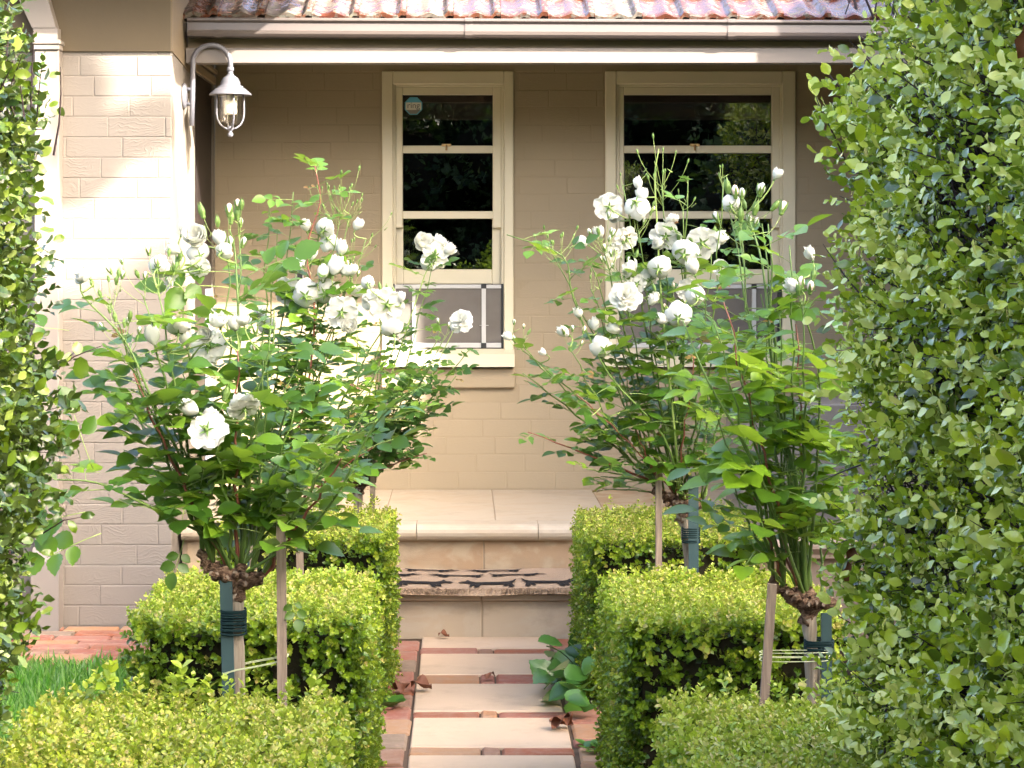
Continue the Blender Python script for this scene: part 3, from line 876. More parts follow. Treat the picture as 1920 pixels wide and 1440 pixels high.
# rounded nosing pieces
prof = [(9.80,.400),(9.70,.400)]
for k in range(9):
    a = R(90+180*k/8); prof.append((9.682+.040*math.cos(a)*1.0, .363+.037*math.sin(a)))
prof += [(9.69,.326),(9.80,.326)]
js = [-1.22, PX(560,9.66), PX(781,9.66), PX(1009,9.66), 1.02, 1.5]
for a, b in zip(js[:-1], js[1:]):
    m2 = MB(); n = len(prof)
    v = [(a+.0015, y_, z_) for y_, z_ in prof] + [(b-.0015, y_, z_) for y_, z_ in prof]
    f = [(i, n+i, n+i+1, i+1) for i in range(n-1)] + [tuple(range(n)), tuple(range(2*n-1, n-1, -1))]
    m2.add(v, f, 0, False)
    m2.obj('nosing_stone', M['stone_pale'], st)
xs = [-1.22, -.84, PX(736,11.1), PX(922,11.1), PX(1110,11.1), 1.12, 1.60]
for i, (a, b) in enumerate(zip(xs[:-1], xs[1:])):
    stone(a+.002, b-.002, 9.803, 11.098, .36, .4005, 'paving_stone', 'stone' if i in (4,) else 'stone_pale', .002)
# low pier at the right end of the porch
pier = empty('low_pier', (1.4, 9.0, 0), 'low cream rendered pier on a peach sandstone base at the right end of the porch', 'pier')
MB().box(PX(1385,9.15), 2.19, 9.15, 9.6, .42, .95, 0, .006).obj('rendered_top', M['wing'], pier)
q = MB(); prof2 = [(9.15,.42),(9.02,.42),(8.99,.41),(8.975,.395),(8.975,.38),(8.99,.365),(9.0,.355),(9.0,.34),(9.04,.33),(9.05,0),(9.6,0)]
xa = PX(1405,9.0); n = len(prof2)
q.add([(xa,y_,z_) for y_,z_ in prof2]+[(2.19,y_,z_) for y_,z_ in prof2], [(i,n+i,n+i+1,i+1) for i in range(n-1)] + [tuple(range(n))])
q.obj('stone_base', mat_sandstone('peach_sandstone', (.66,.45,.30), (.60,.40,.26), .3), pier)

# ================================================================== DOORMAT
dm = empty('doormat', (.1, 9.4, .182), 'brown coir doormat printed with black dachshund dogs lying on the lower step', 'doormat')
nx, ny = 110, 50
x0, x1, y0, y1 = -.52, .50, 9.075, 9.665
v = []; f = []
r2 = random.Random(3)
for j in range(ny+1):
    for i in range(nx+1):
        u, w_ = i/nx, j/ny
        x = x0+(x1-x0)*u; y = y0+(y1-y0)*w_
        if j == 0: y += .006*math.sin(u*19)+.005*math.sin(u*7+1)+r2.uniform(-.004,.004)
        z = .182 + (.026 if 0 < i < nx and 0 < j < ny else 0) + (r2.uniform(-.0005,.0005) if 0 < j < ny else 0) + .003*math.sin(u*9)
        if j == 1: y = y0+.007+.005*math.sin(u*19)+r2.uniform(-.003,.003)
        v.append((x, y, z))
for j in range(ny):
    for i in range(nx): f.append((j*(nx+1)+i, j*(nx+1)+i+1, (j+1)*(nx+1)+i+1, (j+1)*(nx+1)+i))
MB().add(v, f, 0, False).obj('mat_pile', M['coir'], dm)
dog = [(0,.46),(.06,.56),(.13,.60),(.17,.72),(.21,.60),(.30,.50),(.62,.50),(.86,.52),(.93,.62),(1.0,.80),(.97,.58),(.93,.42),(.92,.30),(.95,.06),(.90,0),(.85,.02),(.86,.22),(.80,.10),(.75,.08),(.79,.28),(.40,.30),(.36,.06),(.31,0),(.27,.04),(.30,.24),(.24,.10),(.19,.08),(.22,.32),(.15,.42),(.05,.42)]
from mathutils.geometry import tessellate_polygon
tris = tessellate_polygon([[Vector((a, b, 0)) for a, b in dog]])
dp = MB()
for row, (yy, off, hh) in enumerate(((9.095,-.05,.30),(9.395,.08,.12),(9.545,-.02,.105))):
    for c in range(5):
        fl = (row+c) % 2; L = .245
        bx = -.50 + off + c*.262
        if bx+L > .49 or bx < -.51: continue
        lean = r2.uniform(-.01,.01)
        pts = [(bx+(1-a if fl else a)*L, yy+b_*hh+lean*a, .2125+.003*math.sin(9*((bx+(1-a if fl else a)*L-x0)/(x1-x0)))) for a, b_ in dog]
        dp.add(pts, [tuple(t_) for t_ in tris])
dp.obj('dog_print', M['coir_black'], dm)
fz = np.random.default_rng(9); n = 5000
px_ = fz.uniform(x0, x1, n); 
pp = np.stack([px_, y0+.004+fz.uniform(-.004,.012,n), .184+fz.uniform(0,.022,n)], 1)
ax = np.stack([fz.normal(0,.5,n), -np.abs(fz.normal(.8,.4,n)), fz.normal(.3,.5,n)], 1)
tv = np.array([[-.1,0,0],[.1,0,0],[0,1,0]], float)
fib = make_big_mesh('edge_fibres', M['coir'], [(tv, np.array([[0,1,2]]), np.zeros(3))], pp, frames(ax, np.tile([0,0,1.],(n,1))), fz.uniform(.006,.014,n), fz.random(n), np.zeros(n,int))
tag(inst('edge_fibres', fib, dm), kind='stuff')

# ================================================================== WALL LAMP
dl = 9.835; XL = -1.234
lp = empty('wall_lamp', (XL, dl, PZ(180,dl)), 'pale grey swan neck lantern with ribbed glass on the sunlit wing wall', 'wall lamp')
zp = PZ(180, dl)
pl = MB().lathe((XL+.001, dl, zp), [(0,0),(.058,0),(.058,.006),(.05,.014),(.02,.018),(0,.018)], 24, axis='x')
pl.tube([(XL+.014,dl,zp+.03),(XL+.05,dl,zp+.03)], .008, 8).tube([(XL+.014,dl,zp-.035),(XL+.05,dl,zp-.035)], .008, 8)
pl.obj('back_plate', M['lampgrey'], lp)
xt = PX(361,dl); xl = PX(432,dl); pts = [(xt-.004,dl,PZ(236,dl)),(xt,dl,PZ(180,dl)),(xt+.002,dl,PZ(118,dl))]
xc = (xt+xl)/2; ra = (xl-xt)/2
for k in range(1, 12):
    a = math.pi - math.pi*k/12
    pts.append((xc+ra*math.cos(a), dl, PZ(118,dl)+ra*.95*math.sin(a)))
pts += [(xl,dl,PZ(118,dl)),(xl,dl,PZ(136,dl))]
MB().tube(pts, .0115, 12).obj('arm', M['lampgrey'], lp)
zr = PZ(170, dl)
hd = MB().lathe((xl,dl,zr), [(0,.092),(.011,.092),(.012,.075),(.016,.068),(.034,.055),(.043,.036),(.045,.022),(.056,.020),(.057,.012),(.064,.010),(.092,-.014),(.094,-.020),(.090,-.021),(.06,-.004),(.0,-.002)], 32)
hd.lathe((xl,dl,zr), [(.013,.104),(.016,.100),(.016,.088),(.013,.085)], 16)
hd.obj('hood', M['lampgrey'], lp)
gl = [( .052,-.004)]
for k in range(12):
    z = -.012-.009*k; gl += [(.0525,z),(.0495,z-.0045)]
for k in range(1, 8):
    a = R(90*k/7); gl.append((.050*math.cos(a), -.118-.034*math.sin(a)))
MB().lathe((xl,dl,zr), gl, 32).obj('glass_shade', M['lamp_glass'], lp)
MB().lathe((xl,dl,zr), [(0,-.02),(.016,-.02),(.016,-.04),(.027,-.045),(.028,-.098),(.024,-.104),(0,-.105)], 20).obj('bulb', mat_plain('opal_bulb', (.9,.88,.84), .3, .5, var=.02), lp)
cg = MB()
for k in range(4):
    a = R(90*k+20); pp = []
    for (r_, z) in [(.058,-.002),(.061,-.05),(.062,-.10),(.058,-.125),(.046,-.148),(.028,-.163),(.010,-.168)]:
        pp.append((xl+r_*math.cos(a), dl+r_*math.sin(a), zr+z))
    cg.tube(pp, .0045, 6)
cg.lathe((xl,dl,zr), [(0,-.155),(.014,-.157),(.014,-.172),(.008,-.176),(.007,-.182),(.012,-.188),(.013,-.196),(.008,-.203),(0,-.204)], 14)
cg.obj('cage', M['lampgrey'], lp)

# ================================================================== CLIPPED BOX HEDGES
L2 = leaf_tmpl(.36, .10, .08, 1.0, 2); L1 = leaf_tmpl(.36, .10, .08, 1.0, 1)
rs = np.random.default_rng(21)
def sprigs(n, nlev, leaf, **k): return [sprig(rs, nlev, leaf, **k) for _ in range(n)]
SP_HI = sprigs(6, 4, L2, spread0=72, spread1=30, L=1.0, length=1.7)
SP_MID = sprigs(6, 3, L2, spread0=75, spread1=35, L=1.05, length=1.3)
SP_LO = sprigs(6, 3, L1, spread0=75, spread1=35, L=1.1, length=1.3)

def box_hedge(label, x0, x1, y0, y1, z1, dens, lod, size, seed, tufts=()):
    e = empty('box_hedge', ((x0+x1)/2, (y0+y1)/2, 0), label, 'hedge', 'clipped box hedge blocks beside the path')
    rng = np.random.default_rng(seed)
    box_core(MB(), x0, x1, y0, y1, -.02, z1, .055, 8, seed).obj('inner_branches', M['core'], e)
    p, n, dp = shell_points(rng, x0, x1, y0, y1, .0, z1, dens, .030, .075, seed, .013)
    kp = rng.random(len(p)) < np.clip(.80 + .45*wobble(p, 16, seed+4), .35, 1)
    p, n, dp = p[kp], n[kp], dp[kp]; N = len(p)
    ax = n*1.0 + rng.normal(0, 1, (N,3))*np.where(n[:,2:3] > .6, .62, .42) + np.array([0,0,.25])
    up = rng.normal(0, 1, (N,3))
    # fresh yellow growth at the top, with top light and darker sides also put into the tint
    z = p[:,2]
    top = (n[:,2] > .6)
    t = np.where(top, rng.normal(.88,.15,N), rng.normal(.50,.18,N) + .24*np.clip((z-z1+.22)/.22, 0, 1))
    t = t - np.where(top, .32, .65)*dp  # inner leaves tinted darker, painting the shade between them
    t = t + .10*wobble(p, 7, seed+2) + (.12 if y0 < 4.5 else 0)  # near blocks lightened in colour against the shade of the tall hedges
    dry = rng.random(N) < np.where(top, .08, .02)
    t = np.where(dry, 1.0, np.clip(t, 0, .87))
    s = size*rng.uniform(.75, 1.2, N)*np.where(top, .80, 1.0)
    tm_ = {2: SP_HI, 1: SP_MID, 0: SP_LO}[lod]
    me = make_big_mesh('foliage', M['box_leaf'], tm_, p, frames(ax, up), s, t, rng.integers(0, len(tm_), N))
    tag(inst('foliage', me, e), kind='stuff')
    # loose shoots above the clipped surface
    m = len(tufts)
    if m:
        tp = np.array([t_[:3] for t_ in tufts]); ts = np.array([t_[3] for t_ in tufts])
        ax = np.array([0,0,1.]) + rng.normal(0,.22,(m,3))
        me = make_big_mesh('young_shoot', M['box_leaf'], SP_HI, tp, frames(ax, rng.normal(0,1,(m,3))), ts, rng.uniform(.62,.85,m), rng.integers(0,6,m))
        tag(inst('young_shoot', me, e), kind='stuff')
    return e
rt = random.Random(8)
def tuft_row(x0,x1,y,z,n,s): return [(rt.uniform(x0,x1), y+rt.uniform(-.05,.05), z+rt.uniform(-.01,.015), s*rt.uniform(.7,1.2)) for _ in range(n)]
HZ = .60
hi = 5200
XL0, XL1, XR0, XR1 = -.90, -.275, .43, 1.03
box_hedge('wide near box hedge at the lower left, its yellow green top filling the corner', XL0-.03, XL1+.005, 3.95, 4.98, HZ-.035, {'top':7000,'right':5000,'left':700,'back':1500,'front':400}, 2, .0180, 31,
          tuft_row(-.85,-.30,4.95,HZ-.03,34,.024) + [(PX(550*700/1920,4.9),4.9,HZ+.01,.032),(PX(345,4.92),4.92,HZ+.012,.03),(PX(205,4.9),4.9,HZ+.01,.028)])
box_hedge('middle box hedge left of the path behind the near standard rose trunk', XL0, XL1, 5.95, 6.84, HZ-.016, {'top':7200,'right':5000,'front':3000,'left':1100,'back':700}, 2, .0172, 32, tuft_row(-.85,-.3,6.6,HZ-.015,24,.018))
box_hedge('far box hedge left of the path, nearest the porch steps on that side', XL0, XL1+.012, 7.72, 8.62, HZ-.012, {'top':6400,'right':3600,'front':3000,'left':800,'back':600}, 1, .0162, 33, tuft_row(-.6,-.3,8.5,HZ,12,.018))
box_hedge('near box hedge at the lower right, partly behind the tall hedge', XR0+.015, XR1+.1, 3.95, 4.98, HZ-.033, {'top':7000,'left':5000,'right':700,'back':1500,'front':400}, 2, .0180, 34, tuft_row(.5,1.1,4.95,HZ-.03,26,.022))
box_hedge('middle box hedge right of the path with the leaning timber stake before it', XR0-.005, XR1-.01, 5.95, 6.84, HZ-.016, {'top':7200,'left':5000,'front':3000,'right':800,'back':700}, 2, .0172, 35, tuft_row(.5,1.0,6.6,HZ-.015,24,.018))
box_hedge('far box hedge right of the path beside the porch steps', XR0-.005, XR1+.01, 7.72, 8.62, HZ-.012, {'top':6400,'left':3600,'front':3000,'right':1200,'back':600}, 1, .0162, 36, tuft_row(.5,1.0,8.5,HZ,10,.018))

# ================================================================== TALL HEDGES
PL = (np.array([[0,0,0],[-.24,.2,.05],[.24,.2,.05],[-.33,.5,.02],[.33,.5,.10],[-.24,.8,.07],[.24,.8,.0],[0,1,-.03],[0,.25,0],[0,.55,.02],[0,.8,0]], float),
      np.array([[0,2,8],[0,8,1],[8,2,4],[8,4,9],[8,9,3],[8,3,1],[9,4,6],[9,6,10],[9,10,5],[9,5,3],[10,6,7],[10,7,5]]))
PSM = (PL[0]*np.array([.82,1,2.2]), PL[1])
SHOOT = [sprig(rs, 9, (PL if k % 2 else PSM), spread0=75, spread1=30, alt=True, L=1.0, length=3.6) for k in range(8)]
# twig template: bent three-sided stem of unit length
def twig_t():
    v = []; f = []
    for j, (y_, r_) in enumerate(((0,.017),(.35,.014),(.7,.010),(1,.005))):
        for k in range(3):
            a = 2*math.pi*k/3; v.append((r_*math.cos(a)+.03*math.sin(y_*3), y_, r_*math.sin(a)+.02*math.sin(y_*4)))
    for j in range(3):
        for k in range(3):
            a, b = j*3+k, j*3+(k+1)%3; f += [(a,b,b+3),(a,b+3,a+3)]
    return np.array(v), np.array(f)
TW = twig_t()
pitto_me = []; left_me = []
for k in range(5):
    r2 = np.random.default_rng(90+k)
    v = PL[0].copy(); v[:,0] *= r2.uniform(.7,1.15); v[:,2] *= 1.8; v[:,2] += r2.normal(0,.02,len(v)); v[:,2] += .12*np.sin(v[:,1]*3+k)
    m2 = MB().add(v, PL[1], 0, True); pitto_me.append(m2.mesh('leaf', M['pitto_leaf_obj'])); left_me.append(m2.mesh('leaf', M['left_leaf_obj']))
def euler_rows(p, axis, up, s):
    out = []
    Rm = frames(axis, up)
    for i in range(len(p)):
        m = Matrix.Identity(4)
        for a in range(3):
            for b in range(3): m[a][b] = Rm[i][a][b]*s[i]
        m[0][3], m[1][3], m[2][3] = p[i]
        out.append(m)
    return out

def tall_hedge(label, face_x, sgn, yspan, ztop, seed, dens_vis, leafL, thick, tint0=.60, lm='pitto_leaf', tw=1.0, ydense=None):
    """face_x(y,z) gives the x of the clipped face; sgn = direction the face looks (+1/-1)"""
    y0, y1 = yspan
    e = empty('tall_hedge', (face_x(np.array([(y0+y1)/2]), np.array([1.]))[0] - sgn*thick/2, (y0+y1)/2, 0), label, 'hedge')
    rng = np.random.default_rng(seed)
    cx0 = face_x(np.array([y0]), np.array([0.]))[0]
    # core
    mb_ = MB(); ny_, nz_ = 26, 22
    for side in (0, 1):
        vv = []
        for j in range(nz_+1):
            for i in range(ny_+1):
                y_ = y0+.12+(y1-y0-.26)*i/ny_; z_ = (ztop(y_)-.15)*j/nz_
                xf = face_x(np.array([y_]), np.array([z_]))[0]
                x_ = xf - sgn*((.27 if ydense is None else .20)+.05*math.sin(y_*9+z_*7)+.03*math.sin(z_*17)) if side == 0 else xf - sgn*thick
                vv.append((x_, y_, z_-.02))
        ff = [(j*(ny_+1)+i, j*(ny_+1)+i+1, (j+1)*(ny_+1)+i+1, (j+1)*(ny_+1)+i) for j in range(nz_) for i in range(ny_)]
        mb_.add(vv, ff, 0, True)
    n1 = (ny_+1)*(nz_+1)
    for i in range(ny_): mb_.f.append((nz_*(ny_+1)+i, nz_*(ny_+1)+i+1, n1+nz_*(ny_+1)+i+1, n1+nz_*(ny_+1)+i)); mb_.m.append(0); mb_.sm.append(False)
    for j in range(nz_):
        for i in (0, ny_): mb_.f.append((j*(ny_+1)+i, (j+1)*(ny_+1)+i, n1+(j+1)*(ny_+1)+i, n1+j*(ny_+1)+i)); mb_.m.append(0); mb_.sm.append(False)
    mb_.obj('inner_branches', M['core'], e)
    # surface samples: clipped face, far end, top
    def sample(n, kind):
        y = rng.uniform(y0, y1, n) if (ydense is None or kind != 'face') else np.where(rng.random(n) < .93, rng.uniform(ydense, y1, n), rng.uniform(y0, ydense, n))
        z = rng.uniform(.0, 1, n)*np.array([ztop(a) for a in y])
        if ydense is not None: z = np.where((z < .6) & (rng.random(n) < .8), rng.uniform(.6, 2.0, n), z)
        if kind == 'face':
            x = face_x(y, z); nrm = np.tile([sgn, -.12, .15], (n,1))
        elif kind == 'end':
            y = np.full(n, y1); z = rng.uniform(0,1,n)*ztop(y1); x = face_x(y, z) - sgn*rng.uniform(0,thick,n); nrm = np.tile([.25*sgn,1.,.15], (n,1))
        else:
            x = face_x(y, z) - sgn*rng.uniform(0,thick,n); z = np.array([ztop(a) for a in y]); nrm = np.tile([0,0,1.], (n,1))
        p = np.stack([x,y,z],1)
        p += nrm*(wobble(p, 4, seed)[:,None]*.05)
        return p, nrm
    area = (y1-(ydense or y0))*ztop((y0+y1)/2)
    parts = [sample(int(area*dens_vis),'face'), sample(int(thick*ztop(y1)*dens_vis*.5),'end'), sample(int((y1-y0)*thick*dens_vis*.4),'top')]
    p = np.concatenate([a for a,b in parts]); nr = np.concatenate([b for a,b in parts]).astype(float)
    N = len(p)
    keep = rng.random(N) < np.clip(.60 + .95*wobble(p, 11 if ydense is None else 19, seed+9), .10, 1.0)
    p, nr = p[keep], nr[keep]; N = len(p)
    depth = rng.beta(1.0,1.6,N)*(.22 if ydense is None else .16)
    p = p - nr*(depth[:,None]+.035)
    ax = nr*.9 + rng.normal(0,.6,(N,3)) + np.array([0,0,.55])
    s = leafL*rng.uniform(.45,1.2,N)
    t = np.clip(rng.normal(tint0,.26,N) - depth*4.6 + wobble(p,2.2,seed+5)*.10, 0, 1)  # tint falls with depth: gap shade put into the leaf colour
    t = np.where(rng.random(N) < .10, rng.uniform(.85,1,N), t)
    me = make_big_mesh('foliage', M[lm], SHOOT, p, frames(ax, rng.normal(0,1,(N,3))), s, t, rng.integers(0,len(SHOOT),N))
    tag(inst('foliage', me, e), kind='stuff')
    # twigs
    k = np.concatenate([np.arange(N), np.where(rng.random(N) < .6)[0]])
    tl = rng.uniform(.10,.26,len(k))*tw
    ax2 = ax[k]*np.array([.75,1,1]) + rng.normal(0,.45,(len(k),3)) + np.array([0,0,.5])
    me = make_big_mesh('twigs', M['twig'], [(TW[0],TW[1],np.zeros(len(TW[0])))], p[k]-nr[k]*(.03+tl[:,None]*.42)+rng.normal(0,.02,(len(k),3)), frames(ax2, rng.normal(0,1,(len(k),3))), tl, rng.random(len(k)), np.zeros(len(k),int))
    tag(inst('twigs', me, e), kind='stuff')
    return e, rng
def hedge_leaves(e, pts, nrm, rng, size, ms=None):
    ax = nrm*.5 + rng.normal(0,.55,pts.shape) + np.array([0,0,.15])
    up = nrm*.7 + rng.normal(0,.5,pts.shape) + np.array([0,-.4,.3])
    for m in euler_rows(pts, ax, up, size):
        inst('leaf', (ms or pitto_me)[int(rng.integers(0,5))], e, m)

def fx_right(y, z):
    s = np.clip((z-1.80)/.30, 0, 1)
    return .762 + .085*s*np.clip((y-3.6)/.85, 0, 1) - .012*np.sin(y*4.1+z*2.3) + .016*np.sin(z*6.2+1.0)
def zt_right(y): return 2.30 - .12*max(0, min(1, (y-3.9)/.5))
RH, rg = tall_hedge('tall glossy small leaved hedge with dark twigs filling the right side', fx_right, -1, (2.2, 4.45), zt_right, 51, 1900, .0270, .7, .66, 'pitto_leaf', .72, 2.65)
n = 300
yy = rg.uniform(2.95, 4.5, n); zz = rg.uniform(.75, 2.1, n); xx = fx_right(yy, zz)
pts = np.stack([xx + rg.uniform(-.03,.02,n), yy, zz], 1)
hedge_leaves(RH, pts, np.tile([-1.,-.5,.2],(n,1)), rg, rg.uniform(.022,.038,n))
def fx_left(y, z): return -.845 + .02*np.sin(z*6+.5) + .012*np.sin(z*13+y) - np.clip((z-1.88)/.2, 0, 1)*.07*np.clip((y-3.9)/.5,0,1) - .05*np.clip((.95-z)/.25,0,1)
def zt_left(y): return 2.0 + max(0., (4.2-y))*.25
LH, lg = tall_hedge('tall small leaved hedge with dark twigs along the left edge', fx_left, 1, (2.6, 4.45), zt_left, 52, 2700, .0285, .6, .48, 'left_leaf', .72, 3.6)
n = 260
yy = lg.uniform(3.75, 4.5, n); zz = lg.uniform(.75, 2.0, n); xx = fx_left(yy, zz)
pts = np.stack([xx + lg.uniform(-.02,.03,n), yy, zz], 1)
hedge_leaves(LH, pts, np.tile([1.,-.5,.2],(n,1)), lg, lg.uniform(.022,.036,n), left_me)
def stray(e, pts, leaves, rng, col='twig'):
    MB().tube([P(*q) for q in pts], [.0016]*(len(pts)-1)+[.0008], 5).obj('twig', M[col], e)
    for (a, b, d, ang, L) in leaves:
        dirv = np.array([[math.cos(R(ang)), rng.normal(0,.2), math.sin(R(ang))]])
        for m in euler_rows(np.array([list(P(a,b,d))]), dirv, np.array([[.2,-1,.3]])+rng.normal(0,.25,(1,3)), [L]):
            inst('leaf', (left_me if e is LH else pitto_me)[int(rng.integers(0,5))], e, m)
q_ = 4.4
stray(LH, [(70,735,q_),(95,700,q_),(140,668,q_),(192,648,q_)], [(146,667,q_,95,.030),(150,668,q_,-85,.046),(120,680,q_,60,.024)], lg)
stray(LH, [(80,1000,q_),(120,975,q_),(150,970,q_)], [(100,985,q_,70,.026),(128,975,q_,-60,.030),(150,970,q_,10,.030)], lg)
stray(LH, [(90,860,q_),(120,830,q_),(130,820,q_)], [(112,838,q_,80,.034),(130,820,q_,30,.026)], lg)
stray(LH, [(20,1250,q_),(60,1180,q_),(75,1150,q_)], [(60,1180,q_,70,.030),(75,1150,q_,20,.028),(62,1150,q_,200,.026)], lg)
stray(RH, [(1585,300,q_),(1560,245,q_),(1538,205,q_),(1530,180,q_)], [(1530,182,q_,105,.040),(1540,210,q_,140,.020),(1555,240,q_,20,.026),(1565,262,q_,150,.022)], rg)
stray(RH, [(1600,200,q_),(1575,165,q_),(1555,140,q_)], [(1555,140,q_,120,.028),(1560,150,q_,200,.022),(1575,170,q_,60,.026)], rg)
dl_ = MB().add(PL[0]*np.array([1.0,1,6])+np.array([0,0,.1])*np.sin(PL[0][:,1:2]*5), PL[1], 0, True).mesh('withered_leaf', M['dead'])
for (a, b, d, s_) in ((1908,110,2.95,.045),(1582,1090,4.35,.040),(1590,1050,4.35,.032)):
    for m in euler_rows(np.array([list(P(a,b,d))]), np.array([[.25,-.2,1.]]), np.array([[.2,-1,.1]]), [s_]): inst('withered_leaf', dl_, RH, m)

# second hedge added out of view behind the tall one to shade the porch
def fx_back(y, z): return 1.78 + .03*np.sin(z*4+y*2)
BH, bgn = tall_hedge('dense hedge added out of view behind the tall right hedge to shade the porch', fx_back, -1, (7.15, 8.95), lambda y: 2.55, 53, 420, .042, .8)

# ================================================================== STANDARD ROSES
def leaflet(L, r2, serr=True):
    w = .36*L
    ts = [0,.08,.16,.25,.34,.43,.52,.61,.70,.78,.86,.93,1.0]; ws = [.0,.40,.66,.86,.97,1.03,1.0,.93,.80,.63,.42,.22,0]
    V = []; T = []
    fold = r2.uniform(.05,.16)*L; curl = r2.uniform(.02,.22)*L
    for i, (t_, q) in enumerate(zip(ts, ws)):
        z_ = -curl*t_*t_
        j = (.055 if i % 2 else -.045) + r2.uniform(-.02,.02)
        V += [(-w*(q+j*(q>0)), t_*L - .0*L, z_+fold*q), (0, t_*L, z_), (w*(q-j*(q>0)), t_*L, z_+fold*q)]
    for i in range(len(ts)-1):
        a = i*3
        T += [(a,a+1,a+4,a+3),(a+1,a+2,a+5,a+4)]
    return np.array(V), T
def rose_leaf_mesh(seed, mat, L=.055, pairs=2):
    r2 = random.Random(seed)
    m2 = MB()
    rl = L*1.75; n = 6
    droop = r2.uniform(.05,.3); side = r2.uniform(-.15,.15)
    def rp(t): return Vector((side*rl*t*t, rl*t, -droop*rl*t*t))
    m2.tube([rp(k/n) for k in range(n+1)], [.0013]*n+[.0008], 3, 1)
    spots = [(1.0, 0, 1.0)]
    for k in range(pairs):
        t = .92 - .36*(k+.45)/pairs*1.7
        for s in (-1, 1): spots.append((max(t,.3), s*r2.uniform(48,68), r2.uniform(.72,.95)*(1-.12*k)))
    for t, ang, sc_ in spots:
        V, T = leaflet(L*sc_, r2)
        Rm = Matrix.Rotation(R(-ang), 3, 'Z') @ Matrix.Rotation(R(r2.uniform(-14,10)), 3, 'X') @ Matrix.Rotation(R(r2.uniform(-22,22)), 3, 'Y')
        o = rp(t)
        vv = [tuple(Rm @ Vector(q) + o + (Rm @ Vector((0,.004,0)))) for q in V]
        m2.add(vv, T, 0, True)
    return m2.mesh('leaf', [mat, M['stalk']])
RL = {'fresh': [rose_leaf_mesh(k, M['rose_leaf'], .058, 2 if k % 3 else 1) for k in range(10)],
      'dark': [rose_leaf_mesh(50+k, M['rose_leaf_dark'], .050, 2) for k in range(10)],
      'big': [rose_leaf_mesh(100+k, M['rose_leaf'], .074, 2 if k % 3 else 1) for k in range(10)],
      'bright': [rose_leaf_mesh(200+k, M['bright_rose_leaf'], .072, 2 if k % 3 else 1) for k in range(10)],
      'young': [rose_leaf_mesh(150+k, M['young_leaf'], .030, 1) for k in range(4)]}

def bloom_mesh(kind, seed):
    """unit flower, radius ~.5, facing +Z, calyx at the origin"""
    r2 = random.Random(seed); m2 = MB()
    rings = {'open': [(6,.50,.10,.62),(6,.46,.20,.55),(5,.37,.30,.48),(5,.27,.36,.40),(4,.16,.40,.30)],
             'cup': [(5,.42,.36,.72),(5,.38,.44,.68),(5,.30,.50,.60),(4,.19,.52,.45)],
             'half': [(4,.30,.62,.72),(4,.24,.68,.62),(3,.14,.70,.45)]}[kind]
    for ri, (n, rad, ht, wd) in enumerate(rings):
        off = r2.uniform(0, 6.28)
        for k in range(n):
            a0 = off + 2*math.pi*k/n + r2.uniform(-.16,.16)
            rr_ = rad*r2.uniform(.9,1.1); hh = ht*r2.uniform(.85,1.15); w_ = wd*r2.uniform(.9,1.15)
            nu, nv = 6, 5; v = []
            for j in range(nv+1):
                t = j/nv
                r_ = rr_*(t**.75) ; z_ = hh*(t**1.35)
                if kind == 'open' and ri < 2: z_ += -.10*max(0,t-.65)*2
                if kind != 'open' : r_ = rr_*math.sin(min(1.0,t*1.05)*(1.42 if kind == 'cup' else 1.75))/math.sin(1.42 if kind == 'cup' else 1.75)*(1+.10*math.sin(k*2.3+ri)) if t > 0 else 0
                hw = w_*.5*math.sin(math.pi*min(1,(.18+.80*t)*.62+.08))
                if t > .8: hw *= (1-.25*(t-.8)/.2)
                for i in range(nu+1):
                    u = -1+2*i/nu
                    ang = a0 + u*hw/max(r_,.12)*.95 if r_ > .05 else a0+u*.6
                    ang = max(a0-1.25, min(a0+1.25, ang))
                    edge = .05*math.sin(u*5+k*2+ri)*t*t*t + r2.uniform(-.008,.008)
                    rim = r_*(1-.06*u*u) ; zz_ = z_ - .05*u*u*t + edge
                    if t == 1.0: rim += .035 if kind == 'open' else -.01
                    v.append((rim*math.cos(ang), rim*math.sin(ang), zz_))
            f = [(j*(nu+1)+i, j*(nu+1)+i+1, (j+1)*(nu+1)+i+1, (j+1)*(nu+1)+i) for j in range(nv) for i in range(nu)]
            m2.add(v, f, 0, True)
    # calyx: hip + five sepals laid back along the outer petals
    m2.lathe((0,0,0), [(.0,-.15),(.035,-.13),(.052,-.07),(.045,.0),(.02,.03)], 8, 1)
    for k in range(5):
        a = 2*math.pi*k/5+.3
        def q(r_, z_, w_): return [(r_*math.cos(a)-w_*math.sin(a), r_*math.sin(a)+w_*math.cos(a), z_), (r_*math.cos(a)+w_*math.sin(a), r_*math.sin(a)-w_*math.cos(a), z_)]
        dz = -.06 if kind == 'open' else .0
        fl_ = r2.uniform(.5,1.1); v = q(.03,-.02,.028)+q(.10,-.02+dz*.8,.034)+q(.10+.10*fl_,-.03+dz,.018)+[((.12+.16*fl_)*math.cos(a), (.12+.16*fl_)*math.sin(a), -.10+.08*fl_+dz)]
        m2.add(v, [(0,1,3,2),(2,3,5,4),(4,5,6)], 1, False)
    return m2.mesh('flower', [M['petal'], M['bud']])
BL = {k: [bloom_mesh(k, 7*i+len(k)) for i in range(4)] for k in ('open','cup','half')}
